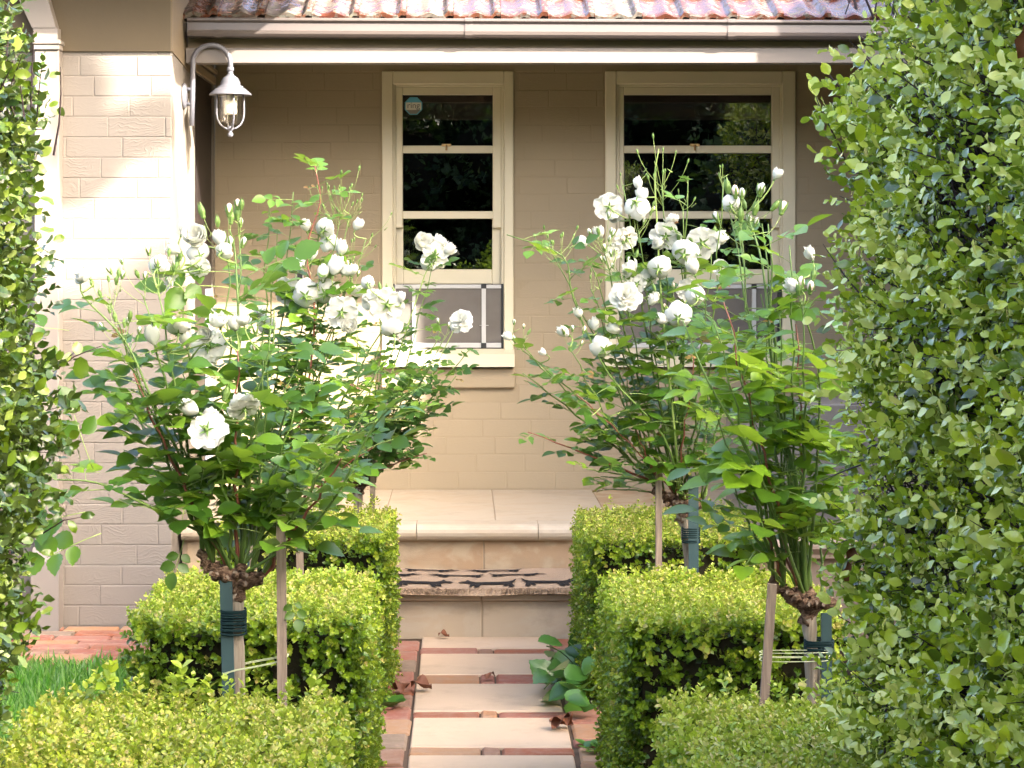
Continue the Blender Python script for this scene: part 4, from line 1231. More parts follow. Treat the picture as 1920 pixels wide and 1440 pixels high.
def bud_mesh(seed, white):
    r2 = random.Random(seed); m2 = MB()
    pr = [(.0,-.2),(.14,-.16),(.20,-.05),(.17,.05),(.24,.25),(.27,.45),(.22,.68),(.12,.88),(.0,1.0)]
    if not white: m2.lathe((0,0,0), pr, 8, 1)
    else:
        m2.lathe((0,0,0), pr[:5], 8, 1)
        m2.lathe((0,0,0), [(.23,.22),(.30,.45),(.27,.70),(.15,.92),(0,1.0)], 8, 0)
    for k in range(5):
        a = 2*math.pi*k/5; sp = .34 if white else .29
        def q(r_, z_, w_, tw=0): return [(r_*math.cos(a)-w_*math.sin(a), r_*math.sin(a)+w_*math.cos(a), z_), (r_*math.cos(a)+w_*math.sin(a), r_*math.sin(a)-w_*math.cos(a), z_)]
        v = q(.18,.04,.10)+q(sp-.02,.40,.12)+q(sp-.05 if not white else sp+.05,.75,.06)+[((.10 if not white else .45)*math.cos(a),(.10 if not white else .45)*math.sin(a),1.25 if not white else .95)]
        m2.add(v, [(0,1,3,2),(2,3,5,4),(4,5,6)], 1, False)
    return m2.mesh('bud', [M['pink'] if seed % 3 == 0 else M['petal'], M['bud']])
BUDW = [bud_mesh(k, True) for k in range(4)]; BUDG = [bud_mesh(10+k, False) for k in range(4)]

def align(pos, zdir, s, spin=0):
    q_ = Vector(zdir).normalized().to_track_quat('Z', 'Y')
    return Matrix.Translation(pos) @ q_.to_matrix().to_4x4() @ Matrix.Rotation(spin, 4, 'Z') @ Matrix.Scale(s, 4)
def leaf_M(pos, d, upv, s):
    y = Vector(d).normalized(); x = y.cross(Vector(upv)).normalized(); z = x.cross(y)
    m = Matrix(((x.x,y.x,z.x,0),(x.y,y.y,z.y,0),(x.z,y.z,z.z,0),(0,0,0,1)))
    return Matrix.Translation(pos) @ m @ Matrix.Scale(s, 4)
def bez(p0, p1, p2, n=9):
    return [p0*(1-t)**2 + p1*2*t*(1-t) + p2*t*t for t in [k/n for k in range(n+1)]]
def catmull(pts, n=5):
    pts = [Vector(p) for p in pts]; out = []
    P_ = [pts[0]*2-pts[1]] + pts + [pts[-1]*2-pts[-2]]
    for i in range(1, len(P_)-2):
        for k in range(n):
            t = k/n; a, b, c, d = P_[i-1], P_[i], P_[i+1], P_[i+2]
            out.append(.5*((2*b)+(c-a)*t+(2*a-5*b+4*c-d)*t*t+(3*b-a-3*c+d)*t**3))
    out.append(pts[-1]); return out

def rose(label, graft, trunk, sprays, blooms, fills, leafkind, leafscale, seed, rcane=.0045, waypoints=(), dense=1.0, lone=()):
    r2 = random.Random(seed)
    gx, gy, gz = graft
    e = empty('standard_rose', (trunk[0][0], trunk[0][1], 0), label, 'rose bush', 'white standard roses rising between the box hedges')
    tk = MB(); tp = catmull([Vector(t) for t in trunk], 4)
    rr_ = [.0185+.0025*math.sin(k*1.7)+.002*math.cos(k*2.9) for k in range(len(tp))]
    tk.tube(tp, rr_, 10); tk.obj('trunk', M['bark'], e)
    # graft knuckle: lumpy arms
    kb = MB(); G = Vector(graft)
    def lump(pts, rad):
        pts = catmull(pts, 4); k = len(pts)
        m2 = len(kb.v); kb.tube(pts, [rad[0]+(rad[1]-rad[0])*i/(k-1) for i in range(k)], 12)
        for i in range(m2, len(kb.v)):
            x,y,z = kb.v[i]; w_ = .005*math.sin(x*310+z*170)+.004*math.sin(z*420+y*260)+r2.uniform(-.0015,.0015)
            kb.v[i] = (x+w_, y+w_*.7, z+w_*.6)
    lump([G+Vector((0,0,-.055)), G+Vector((.004,0,-.02)), G+Vector((-.02,.005,.012))], (.019,.024))
    lump([G+Vector((.0,0,-.01)), G+Vector((-.03,0,.014)), G+Vector((-.058,.01,.028))], (.025,.013))
    lump([G+Vector((0,0,-.012)), G+Vector((.032,-.005,-.002)), G+Vector((.066,0,.002))], (.025,.016))
    lump([G+Vector((-.01,-.01,-.01)), G+Vector((.005,.0,.012)), G+Vector((.012,.01,.03))], (.022,.011))
    lump([G+Vector((-.05,0,.026)), G+Vector((-.078,.0,.035)), G+Vector((-.083,.01,.07))], (.012,.007))
    for q_ in range(6):
        a_ = r2.uniform(0,6.28); o_ = G + Vector((r2.uniform(-.06,.05), -.018, r2.uniform(-.012,.025))); dd_ = Vector((math.cos(a_)*.5, -1, .35+math.sin(a_)*.5)).normalized()
        kb.tube([o_, o_+dd_*.012, o_+dd_*.02], [.011,.0085,.008], 7, 0)
        kb.add([o_+dd_*.0202+Vector((.0065*math.cos(w_), 0, .0065*math.sin(w_))) for w_ in (0,1.05,2.1,3.14,4.2,5.24)], [(0,1,2,3,4,5)], 1)
    kb.obj('graft', [M['knuckle'], M['stake']], e)
    canes = []   # (pts, leafy_from, leafy_to, kind)
    bases = [G+Vector(o) for o in ((-.055,.01,.03),(.062,0,.004),(.012,.01,.028),(-.02,.01,.024),(-.082,.01,.066),(.036,0,.010),(0,.02,.018))]
    def cane(target, n=10, lf=(.24,.93), red=False, base=None, waist=None, r0=None):
        T_ = Vector(target)
        b = base or min(r2.sample(bases, 4), key=lambda q: abs(q.x-(G.x+(T_.x-G.x)*.3)))
        dz = T_.z-b.z
        mid = waist or Vector((b.x+(T_.x-b.x)*r2.uniform(.35,.6), b.y+(T_.y-b.y)*.5+r2.uniform(-.03,.03), b.z+dz*r2.uniform(.38,.5)+.05*abs(T_.x-b.x)))
        pts = bez(b, mid, T_, n)
        zz_ = r2.uniform(.004,.011); pts = [pts[0]] + [p + Vector((((-1)**q_)*zz_*r2.uniform(.2,1), ((-1)**(q_//2))*zz_*r2.uniform(.2,1), 0)) for q_, p in enumerate(pts[1:-1])] + [pts[-1]]
        r0 = r0 or rcane*r2.uniform(.75,1.2)
        MB().tube(pts, [r0+(.0016-r0)*k/n for k in range(n+1)], 6).obj('cane', M['cane_red' if red else 'cane'], e)
        canes.append((pts, lf))
        return pts
    stalks = MB()
    nb = [0]
    def bud(pos, d, s, white):
        inst('bud', (BUDW if white else BUDG)[r2.randrange(4)], e, align(pos, d, s, r2.uniform(0,6)))
    for sp in sprays:
        px, py, dd, n, kind = sp[:5]
        spread = sp[5] if len(sp) > 5 else 1.0
        T_ = P(px, py, dd)
        base_pt = T_ + Vector((r2.uniform(-.01,.01), 0, -.10*spread))
        pts = cane(base_pt, lf=(.26,.90))
        dirv = (pts[-1]-pts[-2]).normalized()
        for k in range(n):
            src = pts[-1] - dirv*r2.uniform(0,.05)*spread
            tip = src + Vector((r2.gauss(0,.036)*spread, r2.gauss(0,.03)*spread, r2.uniform(.03,.115)*spread))
            midp = (src+tip)/2 + Vector(((tip.x-src.x)*.25, (tip.y-src.y)*.25, -.006))
            stalks.tube(bez(src, midp, tip, 4), [.0010,.0009,.0008,.0008,.0008], 4)
            d = (tip-midp)
            s_ = {'tiny': .010, 'small': .012, 'mid': .018, 'big': .028}[kind]*r2.uniform(.8,1.25)
            bud(tip, d, s_, kind in ('mid','big') and r2.random() < .55)
            if r2.random() < .5:    # small bract leaves
                stalks.tube([midp, midp+Vector((r2.uniform(-.02,.02),r2.uniform(-.01,.01),.012))], [.0022,.0004], 3)
    for (px, py, dd) in fills:
        cane(P(px, py, dd), lf=(.24,1.0), red=r2.random() < .15)
    for wp in waypoints:
        pts = catmull([Vector(w_) if len(w_) == 3 and abs(w_[0]) < 20 else P(*w_) for w_ in wp[0]], 4)
        n = len(pts)-1
        MB().tube(pts, [wp[1]+(.0018-wp[1])*k/n for k in range(n+1)], 6).obj('cane', M[wp[2]], e)
        canes.append((pts, wp[3]))
    allp = [(p, c) for c in canes for p in c[0][2:]]
    for b in blooms:
        px, py, diam, dd, kind, face = b; diam *= .9
        pos = P(px, py, dd); s_ = diam*dd/F
        fd = {'u': (r2.uniform(-.5,.5), r2.uniform(-.5,.3), 1), 'f': (r2.uniform(-.4,.4), -1, .45), 'b': (r2.uniform(-.4,.4), 1, .35), 'bd': (.25, .9, -.5),
              'l': (-1, -.2, .6), 'r': (1, -.2, .6), 'ub': (r2.uniform(-.4,.4), .7, .9)}[face]
        fd = Vector(fd).normalized()
        calyx = pos - fd*s_*(.15 if kind == 'open' else .35)
        inst('flower', BL[kind][r2.randrange(4)], e, align(calyx, fd, s_*(1.0 if kind == 'open' else 1.15 if kind == 'cup' else 1.45), r2.uniform(0,6)))
        cands = [(p-calyx).length + (1.5*max(0, p.z-calyx.z+.03)) for p, c in allp]
        q_ = allp[int(np.argmin(cands))][0]
        mid = (q_+calyx)/2 + Vector((0,0,-.01)) - fd*.02
        pe = calyx - fd*s_*.12
        stalks.tube(bez(q_, pe - fd*min(.05, (q_-pe).length*.5), pe, 6), [.0022]*4+[.0018]*3, 5)
    tag(stalks.obj('flower_stalks', M['stalk'], e), kind='stuff')
    # leaves along the canes
    nl = 0; ang = r2.uniform(0, 6.28)
    for pts, (f0, f1) in canes:
        L = sum((pts[i+1]-pts[i]).length for i in range(len(pts)-1))
        pitch_ = .0215/dense
        m = max(2, int(L*(f1-f0)/pitch_))
        for k in range(m):
            t = f0 + (f1-f0)*(k+r2.uniform(.2,.8))/m
            x = t*(len(pts)-1); i = min(int(x), len(pts)-2); p = pts[i].lerp(pts[i+1], x-i)
            ang += 2.4+r2.uniform(-.4,.4)
            d = Vector((math.cos(ang), math.sin(ang)*.9, r2.uniform(-.15,.65)))
            upv = Vector((r2.uniform(-.35,.35), r2.uniform(-.55,.15), 1))
            s_ = leafscale*r2.uniform(.7,1.22)*(1-.3*max(0,t-.7)/.3)
            kk = leafkind if r2.random() < .82 else ('fresh' if leafkind != 'fresh' else 'dark')
            if t > .85 and r2.random() < .22: kk = 'young'; 
            inst('leaf', RL[kk][r2.randrange(len(RL[kk]))], e, leaf_M(p, d, upv, s_)); nl += 1
    for (px, py, dd, ang_, s_, kk) in lone:
        inst('leaf', RL[kk][r2.randrange(len(RL[kk]))], e, leaf_M(P(px,py,dd), Vector((math.cos(R(ang_)), -.2, math.sin(R(ang_)))), Vector((.1,-.8,.7)), s_)); nl += 1
    return nl

rj = random.Random(77)
def fill(n, x0, x1, y0, y1, d, dj): return [(rj.uniform(x0,x1), rj.uniform(y0,y1), d+rj.uniform(-dj,dj)) for _ in range(n)]
dA = 5.42
gA = tuple(P(442,1085,dA))
nA = rose('nearest standard rose on the left with its gnarled graft above the box hedge', gA, [(PX(450,dA),dA,-.02),(PX(455,dA),dA,.3),(PX(444,dA),dA,.55),(gA[0],gA[1],gA[2]-.03)],
  sprays=[(425,395,5.55,8,'big',1.0),(200,500,5.3,6,'mid',.8),(225,575,5.3,7,'mid',.8),(448,385,5.6,4,'big',.7),(270,500,5.35,3,'mid',.7),(300,480,5.4,6,'mid',.8),(330,450,5.5,5,'mid',.8),(500,600,5.4,4,'mid',.8),(405,740,5.25,1,'big',.5)],
  blooms=[(455,758,72,5.2,'open','ub'),(392,812,84,5.18,'open','bd'),(362,768,40,5.2,'half','l'),(397,778,40,5.22,'cup','ub'),(155,515,46,5.3,'cup','l'),(287,636,38,5.35,'half','u'),(365,440,54,5.5,'cup','f'),(372,475,48,5.52,'cup','b'),
          (412,452,32,5.5,'half','u'),(300,500,50,5.45,'cup','b'),(335,612,52,5.4,'cup','ub'),(410,600,46,5.35,'cup','u'),(395,655,78,5.5,'open','bd'),(440,612,30,5.4,'half','u'),(240,778,56,5.6,'open','l'),(345,430,34,5.55,'half','u'),(375,500,44,5.5,'open','b'),(420,470,40,5.5,'cup','b'),(320,525,40,5.45,'open','l'),(455,600,38,5.4,'cup','u'),(350,640,34,5.4,'half','u'),(330,470,30,5.5,'half','l'),(385,628,36,5.4,'cup','f')],
  fills=fill(3,300,560,560,720,5.45,.15)+fill(4,520,700,700,900,5.45,.2)+fill(3,200,330,640,850,5.4,.15)+[(690,760,5.3),(640,860,5.25),(560,640,5.5),(250,700,5.3)],
  leafkind='big', leafscale=.95, seed=101, rcane=.0055,
  waypoints=[([gA,(400,1015,5.4),(330,975,5.3),(260,940,5.25),(180,905,5.2),(100,899,5.2)],.0045,'cane',(.30,.98)),
             ([gA,(560,1010,5.35),(630,930,5.3),(700,800,5.25),(760,740,5.2)],.0042,'cane',(.3,.95)),
             ([gA,(470,1000,5.45),(450,820,5.5),(447,600,5.5),(440,470,5.55),(430,430,5.55)],.005,'cane',(.2,.8)),
             ([gA,(350,880,5.35),(290,760,5.3),(235,640,5.3),(160,560,5.3),(150,530,5.3)],.0045,'cane',(.25,.8))],
  dense=.50, lone=[(175,880,5.2,110,1.0,'big'),(190,1000,5.2,200,1.05,'big'),(160,960,5.2,190,.9,'big'),(545,1110,5.35,-80,.7,'dark'),(130,620,5.3,170,.7,'big'),(345,1010,5.35,-100,.9,'dark'),(430,540,5.5,170,1.1,'big'),(460,520,5.5,30,1.0,'big')])
dB = 7.25
gB = tuple(P(470,985,dB))
nB = rose('middle left standard rose half hidden behind the nearest one', gB, [(PX(478,dB),dB,-.02),(PX(476,dB),dB,.3),(gB[0],gB[1],gB[2]-.03)],
  sprays=[(640,320,7.1,14,'small',1.3),(655,350,7.1,8,'small',1.0),(605,330,7.15,3,'tiny',.8),(660,430,7.1,8,'small',1.0),(690,400,7.1,2,'tiny',.8),(600,500,7.1,6,'mid',.8),(650,500,7.1,5,'mid',.8),(740,530,7.0,3,'mid',.7)],
  blooms=[(560,500,30,7.1,'half','u'),(670,545,38,7.1,'cup','u'),(640,470,30,7.1,'half','u'),(690,530,30,7.0,'cup','b'),(655,610,36,7.0,'cup','f'),(575,548,62,7.1,'cup','b'),(540,545,60,7.15,'open','b'),(612,545,56,7.1,'cup','b'),(627,505,38,7.05,'half','u'),(655,505,42,7.05,'cup','u'),(603,515,30,7.05,'half','u'),(640,582,66,7.0,'open','b'),(722,568,72,7.0,'open','b'),(700,560,50,7.05,'open','f'),
          (735,615,50,6.98,'cup','ub'),(610,428,44,7.15,'cup','b'),(618,455,44,7.15,'cup','bd'),(574,426,26,7.15,'half','u'),(669,425,25,7.1,'half','u'),(490,590,46,7.3,'open','r'),(487,672,44,7.3,'cup','f'),(500,610,40,7.3,'cup','b'),(752,560,22,7,'half','u'),(585,480,26,7.1,'half','u')],
  fills=fill(5,480,780,600,760,7.2,.25)+fill(5,440,720,760,900,7.2,.3)+[(550,360,7.1),(520,430,7.1),(800,720,7.0),(505,380,7.1)],
  leafkind='fresh', leafscale=1.0, seed=102, rcane=.0045, dense=.55,
  waypoints=[([gB,(560,800,7.15),(590,600,7.1),(575,470,7.1),(600,380,7.1),(590,310,7.1)],.004,'cane_red',(.35,.98))])
dC = 8.78
gC = tuple(P(672,900,dC))
nC = rose('farthest left standard rose in front of the first window', gC, [(PX(668,dC),dC,-.02),(PX(668,dC),dC,.35),(gC[0],gC[1],gC[2]-.03)],
  sprays=[(815,455,8.6,4,'mid',.8),(830,600,8.5,3,'mid',.6)],
  blooms=[(795,452,44,8.6,'cup','f'),(815,478,56,8.6,'open','b'),(825,450,36,8.62,'cup','u'),(838,470,28,8.6,'half','r'),(805,490,44,8.62,'cup','b'),(862,600,52,8.5,'open','f')],
  fills=fill(8,600,830,600,720,8.6,.3)+fill(8,560,790,720,860,8.7,.3)+fill(4,700,800,780,900,8.6,.2)+[(855,705,8.5),(800,850,8.5),(880,655,8.5)],
  leafkind='dark', leafscale=.95, seed=103, rcane=.0042, dense=.60,
  waypoints=[([gC,(700,800,8.65),(755,640,8.6),(795,520,8.6),(810,490,8.6)],.004,'stalk',(.35,.9)),([gC,(720,850,8.65),(790,740,8.6),(850,620,8.5)],.003,'stalk',(.3,.8))])
dD = 7.25
gD = tuple(P(1278,945,dD))
nD = rose('right standard rose with the fullest white bloom clusters before the second window', gD, [(PX(1300,dD),dD,-.02),(PX(1296,dD),dD,.4),(PX(1290,dD),dD,.62),(gD[0],gD[1],gD[2]-.03)],
  sprays=[(1235,265,7.1,10,'small',1.4),(1165,300,7.1,3,'tiny',.8),(1280,340,7.1,3,'tiny',.8),(1040,420,7.0,12,'small',1.0),(1125,400,7.05,10,'mid',1.0),(1160,450,7.05,8,'mid',1.0),(1200,380,7.1,6,'mid',.9),(1290,430,7.1,7,'mid',.9),(1330,420,7.1,6,'mid',.8),
          (985,615,6.9,4,'mid',.7),(1065,610,6.9,4,'mid',.7),(1270,540,7.0,5,'mid',.8),(1110,500,7.0,4,'small',.7),(960,600,6.9,2,'mid',.5),(1355,300,7.0,3,'tiny',.7)],
  blooms=[(1095,455,26,7.1,'half','l'),(1260,410,34,7.1,'cup','u'),(1150,470,36,7.1,'open','b'),(1225,560,34,7.0,'cup','l'),(1085,590,24,7.0,'half','u'),(1350,500,34,7.0,'open','b'),(1310,610,30,7.0,'cup','u'),(1140,385,60,7.1,'open','b'),(1195,388,54,7.1,'cup','bd'),(1197,348,24,7.1,'half','u'),(1205,370,30,7.1,'half','u'),(1125,440,26,7.1,'half','u'),(1172,446,50,7.1,'open','b'),(1150,400,40,7.15,'cup','f'),(1248,440,60,7.1,'open','b'),(1235,452,40,7.1,'cup','l'),
          (1316,452,70,7.1,'open','b'),(1285,472,58,7.05,'cup','b'),(1345,450,32,7.1,'half','r'),(1180,502,44,7.05,'cup','l'),(1238,500,52,7.05,'cup','b'),(1300,505,34,7.0,'half','u'),(1172,555,66,7.0,'open','f'),(1195,530,40,7.05,'open','b'),(1272,590,58,6.95,'cup','b'),(1245,600,26,6.95,'half','l'),
          (1128,650,50,7.0,'cup','b'),(1150,615,36,7.0,'cup','u'),(1115,612,26,7.0,'half','u'),(1060,625,26,6.9,'half','l'),(955,632,22,6.9,'half','l'),(1020,662,16,6.9,'half','l'),(1305,555,44,7.0,'cup','b'),(1288,540,50,7.05,'open','b'),(1215,520,40,7.1,'cup','b'),(1330,730,22,6.9,'half','u')],
  fills=fill(5,1090,1400,560,700,7.1,.25)+fill(6,1050,1400,680,820,7.15,.3)+fill(5,1120,1400,800,930,7.2,.25)+[(980,700,6.95),(990,810,6.95),(1100,880,6.95),(1080,740,6.95),(1100,480,7.0),(1290,330,7.1)],
  leafkind='fresh', leafscale=1.0, seed=104, rcane=.0042, dense=.40,
  waypoints=[([gD,(1245,820,7.1),(1140,700,7.0),(1075,560,7.0),(1055,480,7.0),(950,440,7.0)],.004,'cane',(.3,.98)),
             ([gD,(1260,760,7.1),(1240,560,7.1),(1232,420,7.1),(1228,330,7.1),(1235,280,7.1)],.0042,'stalk',(.25,.55))])
dE = 5.62
gE = tuple(P(1512,1128,dE))
nE = rose('right standard rose with large bright leaves growing into the tall hedge', gE, [(PX(1527,dE),dE,-.02),(PX(1526,dE),dE,.3),(PX(1524,dE),dE,.5),(gE[0]+.005,gE[1],gE[2]-.03)],
  sprays=[(1395,330,5.7,9,'big',1.1),(1430,360,5.7,2,'big',.8),(1385,385,5.7,5,'big',.8),(1500,520,5.5,4,'big',.7),(1375,345,5.75,2,'small',.8)],
  blooms=[(1370,382,40,5.7,'cup','b'),(1492,540,34,5.5,'half','l'),(1520,480,28,5.6,'half','u'),(1455,330,24,5.7,'half','u')],
  fills=fill(5,1340,1530,440,620,5.6,.15)+fill(6,1320,1540,600,800,5.6,.2)+fill(6,1330,1545,800,1000,5.6,.2)+[(1400,1010,5.5),(1440,420,5.6),(1480,460,5.55)],
  leafkind='bright', leafscale=1.08, seed=105, rcane=.0050, dense=.33,
  waypoints=[([gE,(1500,950,5.6),(1450,700,5.6),(1430,500,5.65),(1400,400,5.7)],.0062,'cane',(.25,.9)),([gE,(1420,880,5.5),(1330,720,5.45),(1280,600,5.5)],.005,'cane',(.3,.9)),
             ([gE,(1530,900,5.6),(1535,700,5.6),(1500,560,5.55)],.0045,'cane',(.3,.9))])
print('ROSE LEAVES', nA, nB, nC, nD, nE)

# ================================================================== STAKES AND TIES
def stake(label, p0, p1, w, mat, cat='stake', name='garden_stake', th=None):
    a = Vector(p0); b = Vector(p1); d = (b-a).normalized(); x = Vector((1,0,0)); x = (x-d*x.dot(d)).normalized(); y = d.cross(x)
    m2 = MB(); th = th or w
    vs_ = []
    for c in (a, b):
        for sx, sy in ((-1,-1),(1,-1),(1,1),(-1,1)): vs_.append(c + x*sx*w/2 + y*sy*th/2)
    m2.add(vs_, [(0,1,5,4),(1,2,6,5),(2,3,7,6),(3,0,4,7),(4,5,6,7),(0,3,2,1)])
    o = m2.obj(name, mat, None)
    return tag(o, label, cat)
def S(px, d, z): return (PX(px, d), d, z)
stake('weathered timber stake right of the nearest left rose trunk', S(532,5.36,-.02), S(527,5.36,PZ(965,5.36)), .022, M['stake'])
stake('grey green metal stake bound to the nearest left rose trunk', S(438,5.40,-.02), S(424,5.40,PZ(1088,5.40)), .030, M['steel_green'], th=.012)
stake('dark timber stake behind the left roses, before the far left box hedge', S(572,7.3,-.02), S(558,7.3,PZ(898,7.3)), .022, M['stake'])
stake('dark metal stake against the middle left rose trunk', S(460,7.22,-.02), S(458,7.22,PZ(940,7.22)), .030, M['steel_green'], th=.012)
stake('thin brown timber stake standing under the farthest left rose', S(692,8.72,-.02), S(700,8.72,PZ(862,8.72)), .020, M['stake'])
stake('slate blue metal stake beside the right rose trunk', S(1301,7.2,-.02), S(1300,7.2,PZ(893,7.2)), .032, M['steel_green'], th=.012)
stake('straight brown timber stake left of the right rose trunk', S(1235,7.2,-.02), S(1235,7.2,PZ(862,7.2)), .020, M['stake'])
stake('leaning weathered timber stake before the middle right box hedge', S(1432,5.5,PZ(1330,5.5)), S(1448,5.5,PZ(1095,5.5)), .022, M['stake'], th=.014)
stake('dark metal stake right of the rose trunk beside the tall hedge', S(1552,5.6,-.02), S(1549,5.6,PZ(1150,5.6)), .026, M['steel_green'], th=.012)

def loops(label, pxa, pxb, py0, py1, d, n, r, mat, dep=.022, name='twine', cat='twine', slope=0):
    m2 = MB(); r2 = random.Random(int(pxa))
    for k in range(n):
        z0 = PZ(py0+(py1-py0)*k/max(1,n-1), d); pts = []
        xa, xb = PX(pxa,d), PX(pxb,d); cx_, hx = (xa+xb)/2, (xb-xa)/2
        tl = r2.uniform(-.002,.002)
        for j in range(17):
            a = 2*math.pi*j/16
            pts.append((cx_+hx*(abs(math.cos(a))**.6)*(1 if math.cos(a) > 0 else -1), d+dep*(abs(math.sin(a))**.6)*(1 if math.sin(a) > 0 else -1)*1.0, z0+tl*math.sin(a)+slope*math.cos(a)))
        m2.tube(pts, r, 5, 0, False)
    return tag(m2.obj(name, mat), label, cat)
loops('dark green twine wound round the nearest left trunk and its metal stake', 415, 461, 1143, 1186, 5.41, 11, .0026, M['twine_dark'], .027)
loops('thin pale string slung between the metal and timber stakes of the nearest left rose', 417, 541, 1244, 1246, 5.40, 2, .0011, M['twine_pale'], .03, 'string', 'string', .022)
loops('dark twine wrapped round the right rose trunk and slate blue stake', 1279, 1312, 990, 1016, 7.22, 7, .0025, M['twine_dark'], .026)
loops('dark green twine wound round the trunk beside the tall hedge', 1509, 1562, 1200, 1222, 5.61, 7, .0026, M['twine_dark'], .027)
loops('pale string looped from the leaning stake to the trunk beside the tall hedge', 1424, 1556, 1222, 1236, 5.56, 3, .0011, M['twine_pale'], .032, 'string', 'string', .001)

# ================================================================== VINE, WEEDS, FALLEN LEAVES
def big_leaf(seed, L):
    r2 = random.Random(seed); V, T = leaflet(1.0, r2)
    V = V*np.array([1.25,1,1]); V[:,1] = np.where(V[:,1] < .25, V[:,1]-.06*np.abs(V[:,0])*3, V[:,1])
    return MB().add(V, T, 0, True).mesh('leaf', M['vine_leaf'])
VL = [big_leaf(k, 1) for k in range(5)]
vn = empty('creeping_vine', P(1060,1330,7.9), 'broad leaved green creeper spilling onto the right edge of the path', 'creeper')
r2 = random.Random(12)
sm = MB()
for k in range(7):
    a = P(1100, 1330-20*k*.6, 7.9+.15*math.sin(k)); a.z = max(a.z, .02)
    b = P(r2.uniform(1015,1080), r2.uniform(1210,1330), 7.85+r2.uniform(-.3,.3)); b.z = max(b.z, .03)
    sm.tube(bez(a, (a+b)/2+Vector((0,0,.06)), b, 6), .002, 4)
sm.obj('stem', M['cane'], vn)
for k in range(62):
    px = r2.triangular(1012, 1112, 1080); py = r2.triangular(1195, 1350, 1290); d = 8.0+r2.uniform(-.45,.35)-(py-1280)*.003
    p = P(px, py, d)
    if p.z < .015: p.z = .015+r2.uniform(0,.02)
    inst('leaf', VL[r2.randrange(5)], vn, leaf_M(p, Vector((r2.uniform(-1,.5), r2.uniform(-1,.5), r2.uniform(-.2,.5))), Vector((r2.uniform(-.4,.4), -.5, 1)), r2.uniform(.055,.10)))
for k in range(3):
    p = P(1095+10*k, 1225-8*k, 8.3); inst('leaf', VL[k], vn, leaf_M(p, Vector((-.3,-.2,.9)), Vector((-.3,-1,.3)), .10))
wd = empty('weed', P(735,1330,7.7), 'small green weed at the left edge of the path', 'weed')
for k in range(11):
    a = k*2.4; p = Vector((PX(730,7.7), 7.7, .0))
    inst('leaf', VL[k % 5], wd, leaf_M(p+Vector((math.cos(a)*.012, math.sin(a)*.012, .004)), Vector((math.cos(a), math.sin(a), .7)), Vector((0,0,1)), .055+.004*(k % 4)))
wd2 = empty('weed', P(1120,1390,7.1), 'low dark weed under the middle right box hedge at the path edge', 'weed')
for k in range(14):
    a = k*2.4; p = Vector((PX(1118,7.05)+.03*math.cos(k), 7.05+.05*math.sin(k*3), .0))
    inst('leaf', VL[k % 5], wd2, leaf_M(p, Vector((math.cos(a), math.sin(a), .5)), Vector((0,0,1)), .045))
def dry_leaf(label, px, py, d, size, seed, n=1):
    r2 = random.Random(seed); m2 = MB()
    for q_ in range(n):
        nu, nv = 6, 8; v = []
        ox, oy, rot = r2.uniform(-.03,.03)*(q_ > 0), r2.uniform(-.03,.03)*(q_ > 0), r2.uniform(0,6)
        for j in range(nv+1):
            t = j/nv; w_ = math.sin(math.pi*min(1,.08+.9*t))**.8*.45
            for i in range(nu+1):
                u = -1+2*i/nu
                x = u*w_*(1-.25*math.sin(t*5)); y = t-.5; z = .30*u*u*math.sin(t*4+q_) + .18*math.sin(t*6+u*2)+.2
                c, s = math.cos(rot), math.sin(rot)
                v.append((ox+size*(x*c-y*s), oy+size*(x*s+y*c), .012+size*max(-.02,z)))
        m2.add(v, [(j*(nu+1)+i, j*(nu+1)+i+1, (j+1)*(nu+1)+i+1, (j+1)*(nu+1)+i) for j in range(nv) for i in range(nu)], 0, True)
    me = m2.mesh('fallen_leaf', M['dead'])
    o = inst('fallen_leaf', me, None, Matrix.Translation((PX(px,d), d, 0)))
    tag(o, label, 'leaf')
dry_leaf('curled brown dead leaf near the left path edge on the third paver', 790, 1298, 7.98, .075, 1)
dry_leaf('brown dead leaf lying on the left edging bricks', 752, 1302, 7.93, .085, 2)
dry_leaf('pair of crumpled dark brown leaves below the creeper on the right', 1052, 1370, 7.33, .085, 3, 2)
dry_leaf('small dark scrap of leaf on the brick band between pavers', 918, 1278, 8.18, .045, 4)
dry_leaf('little dry grey leaf against the foot of the step', 832, 1196, 9.08, .045, 5)

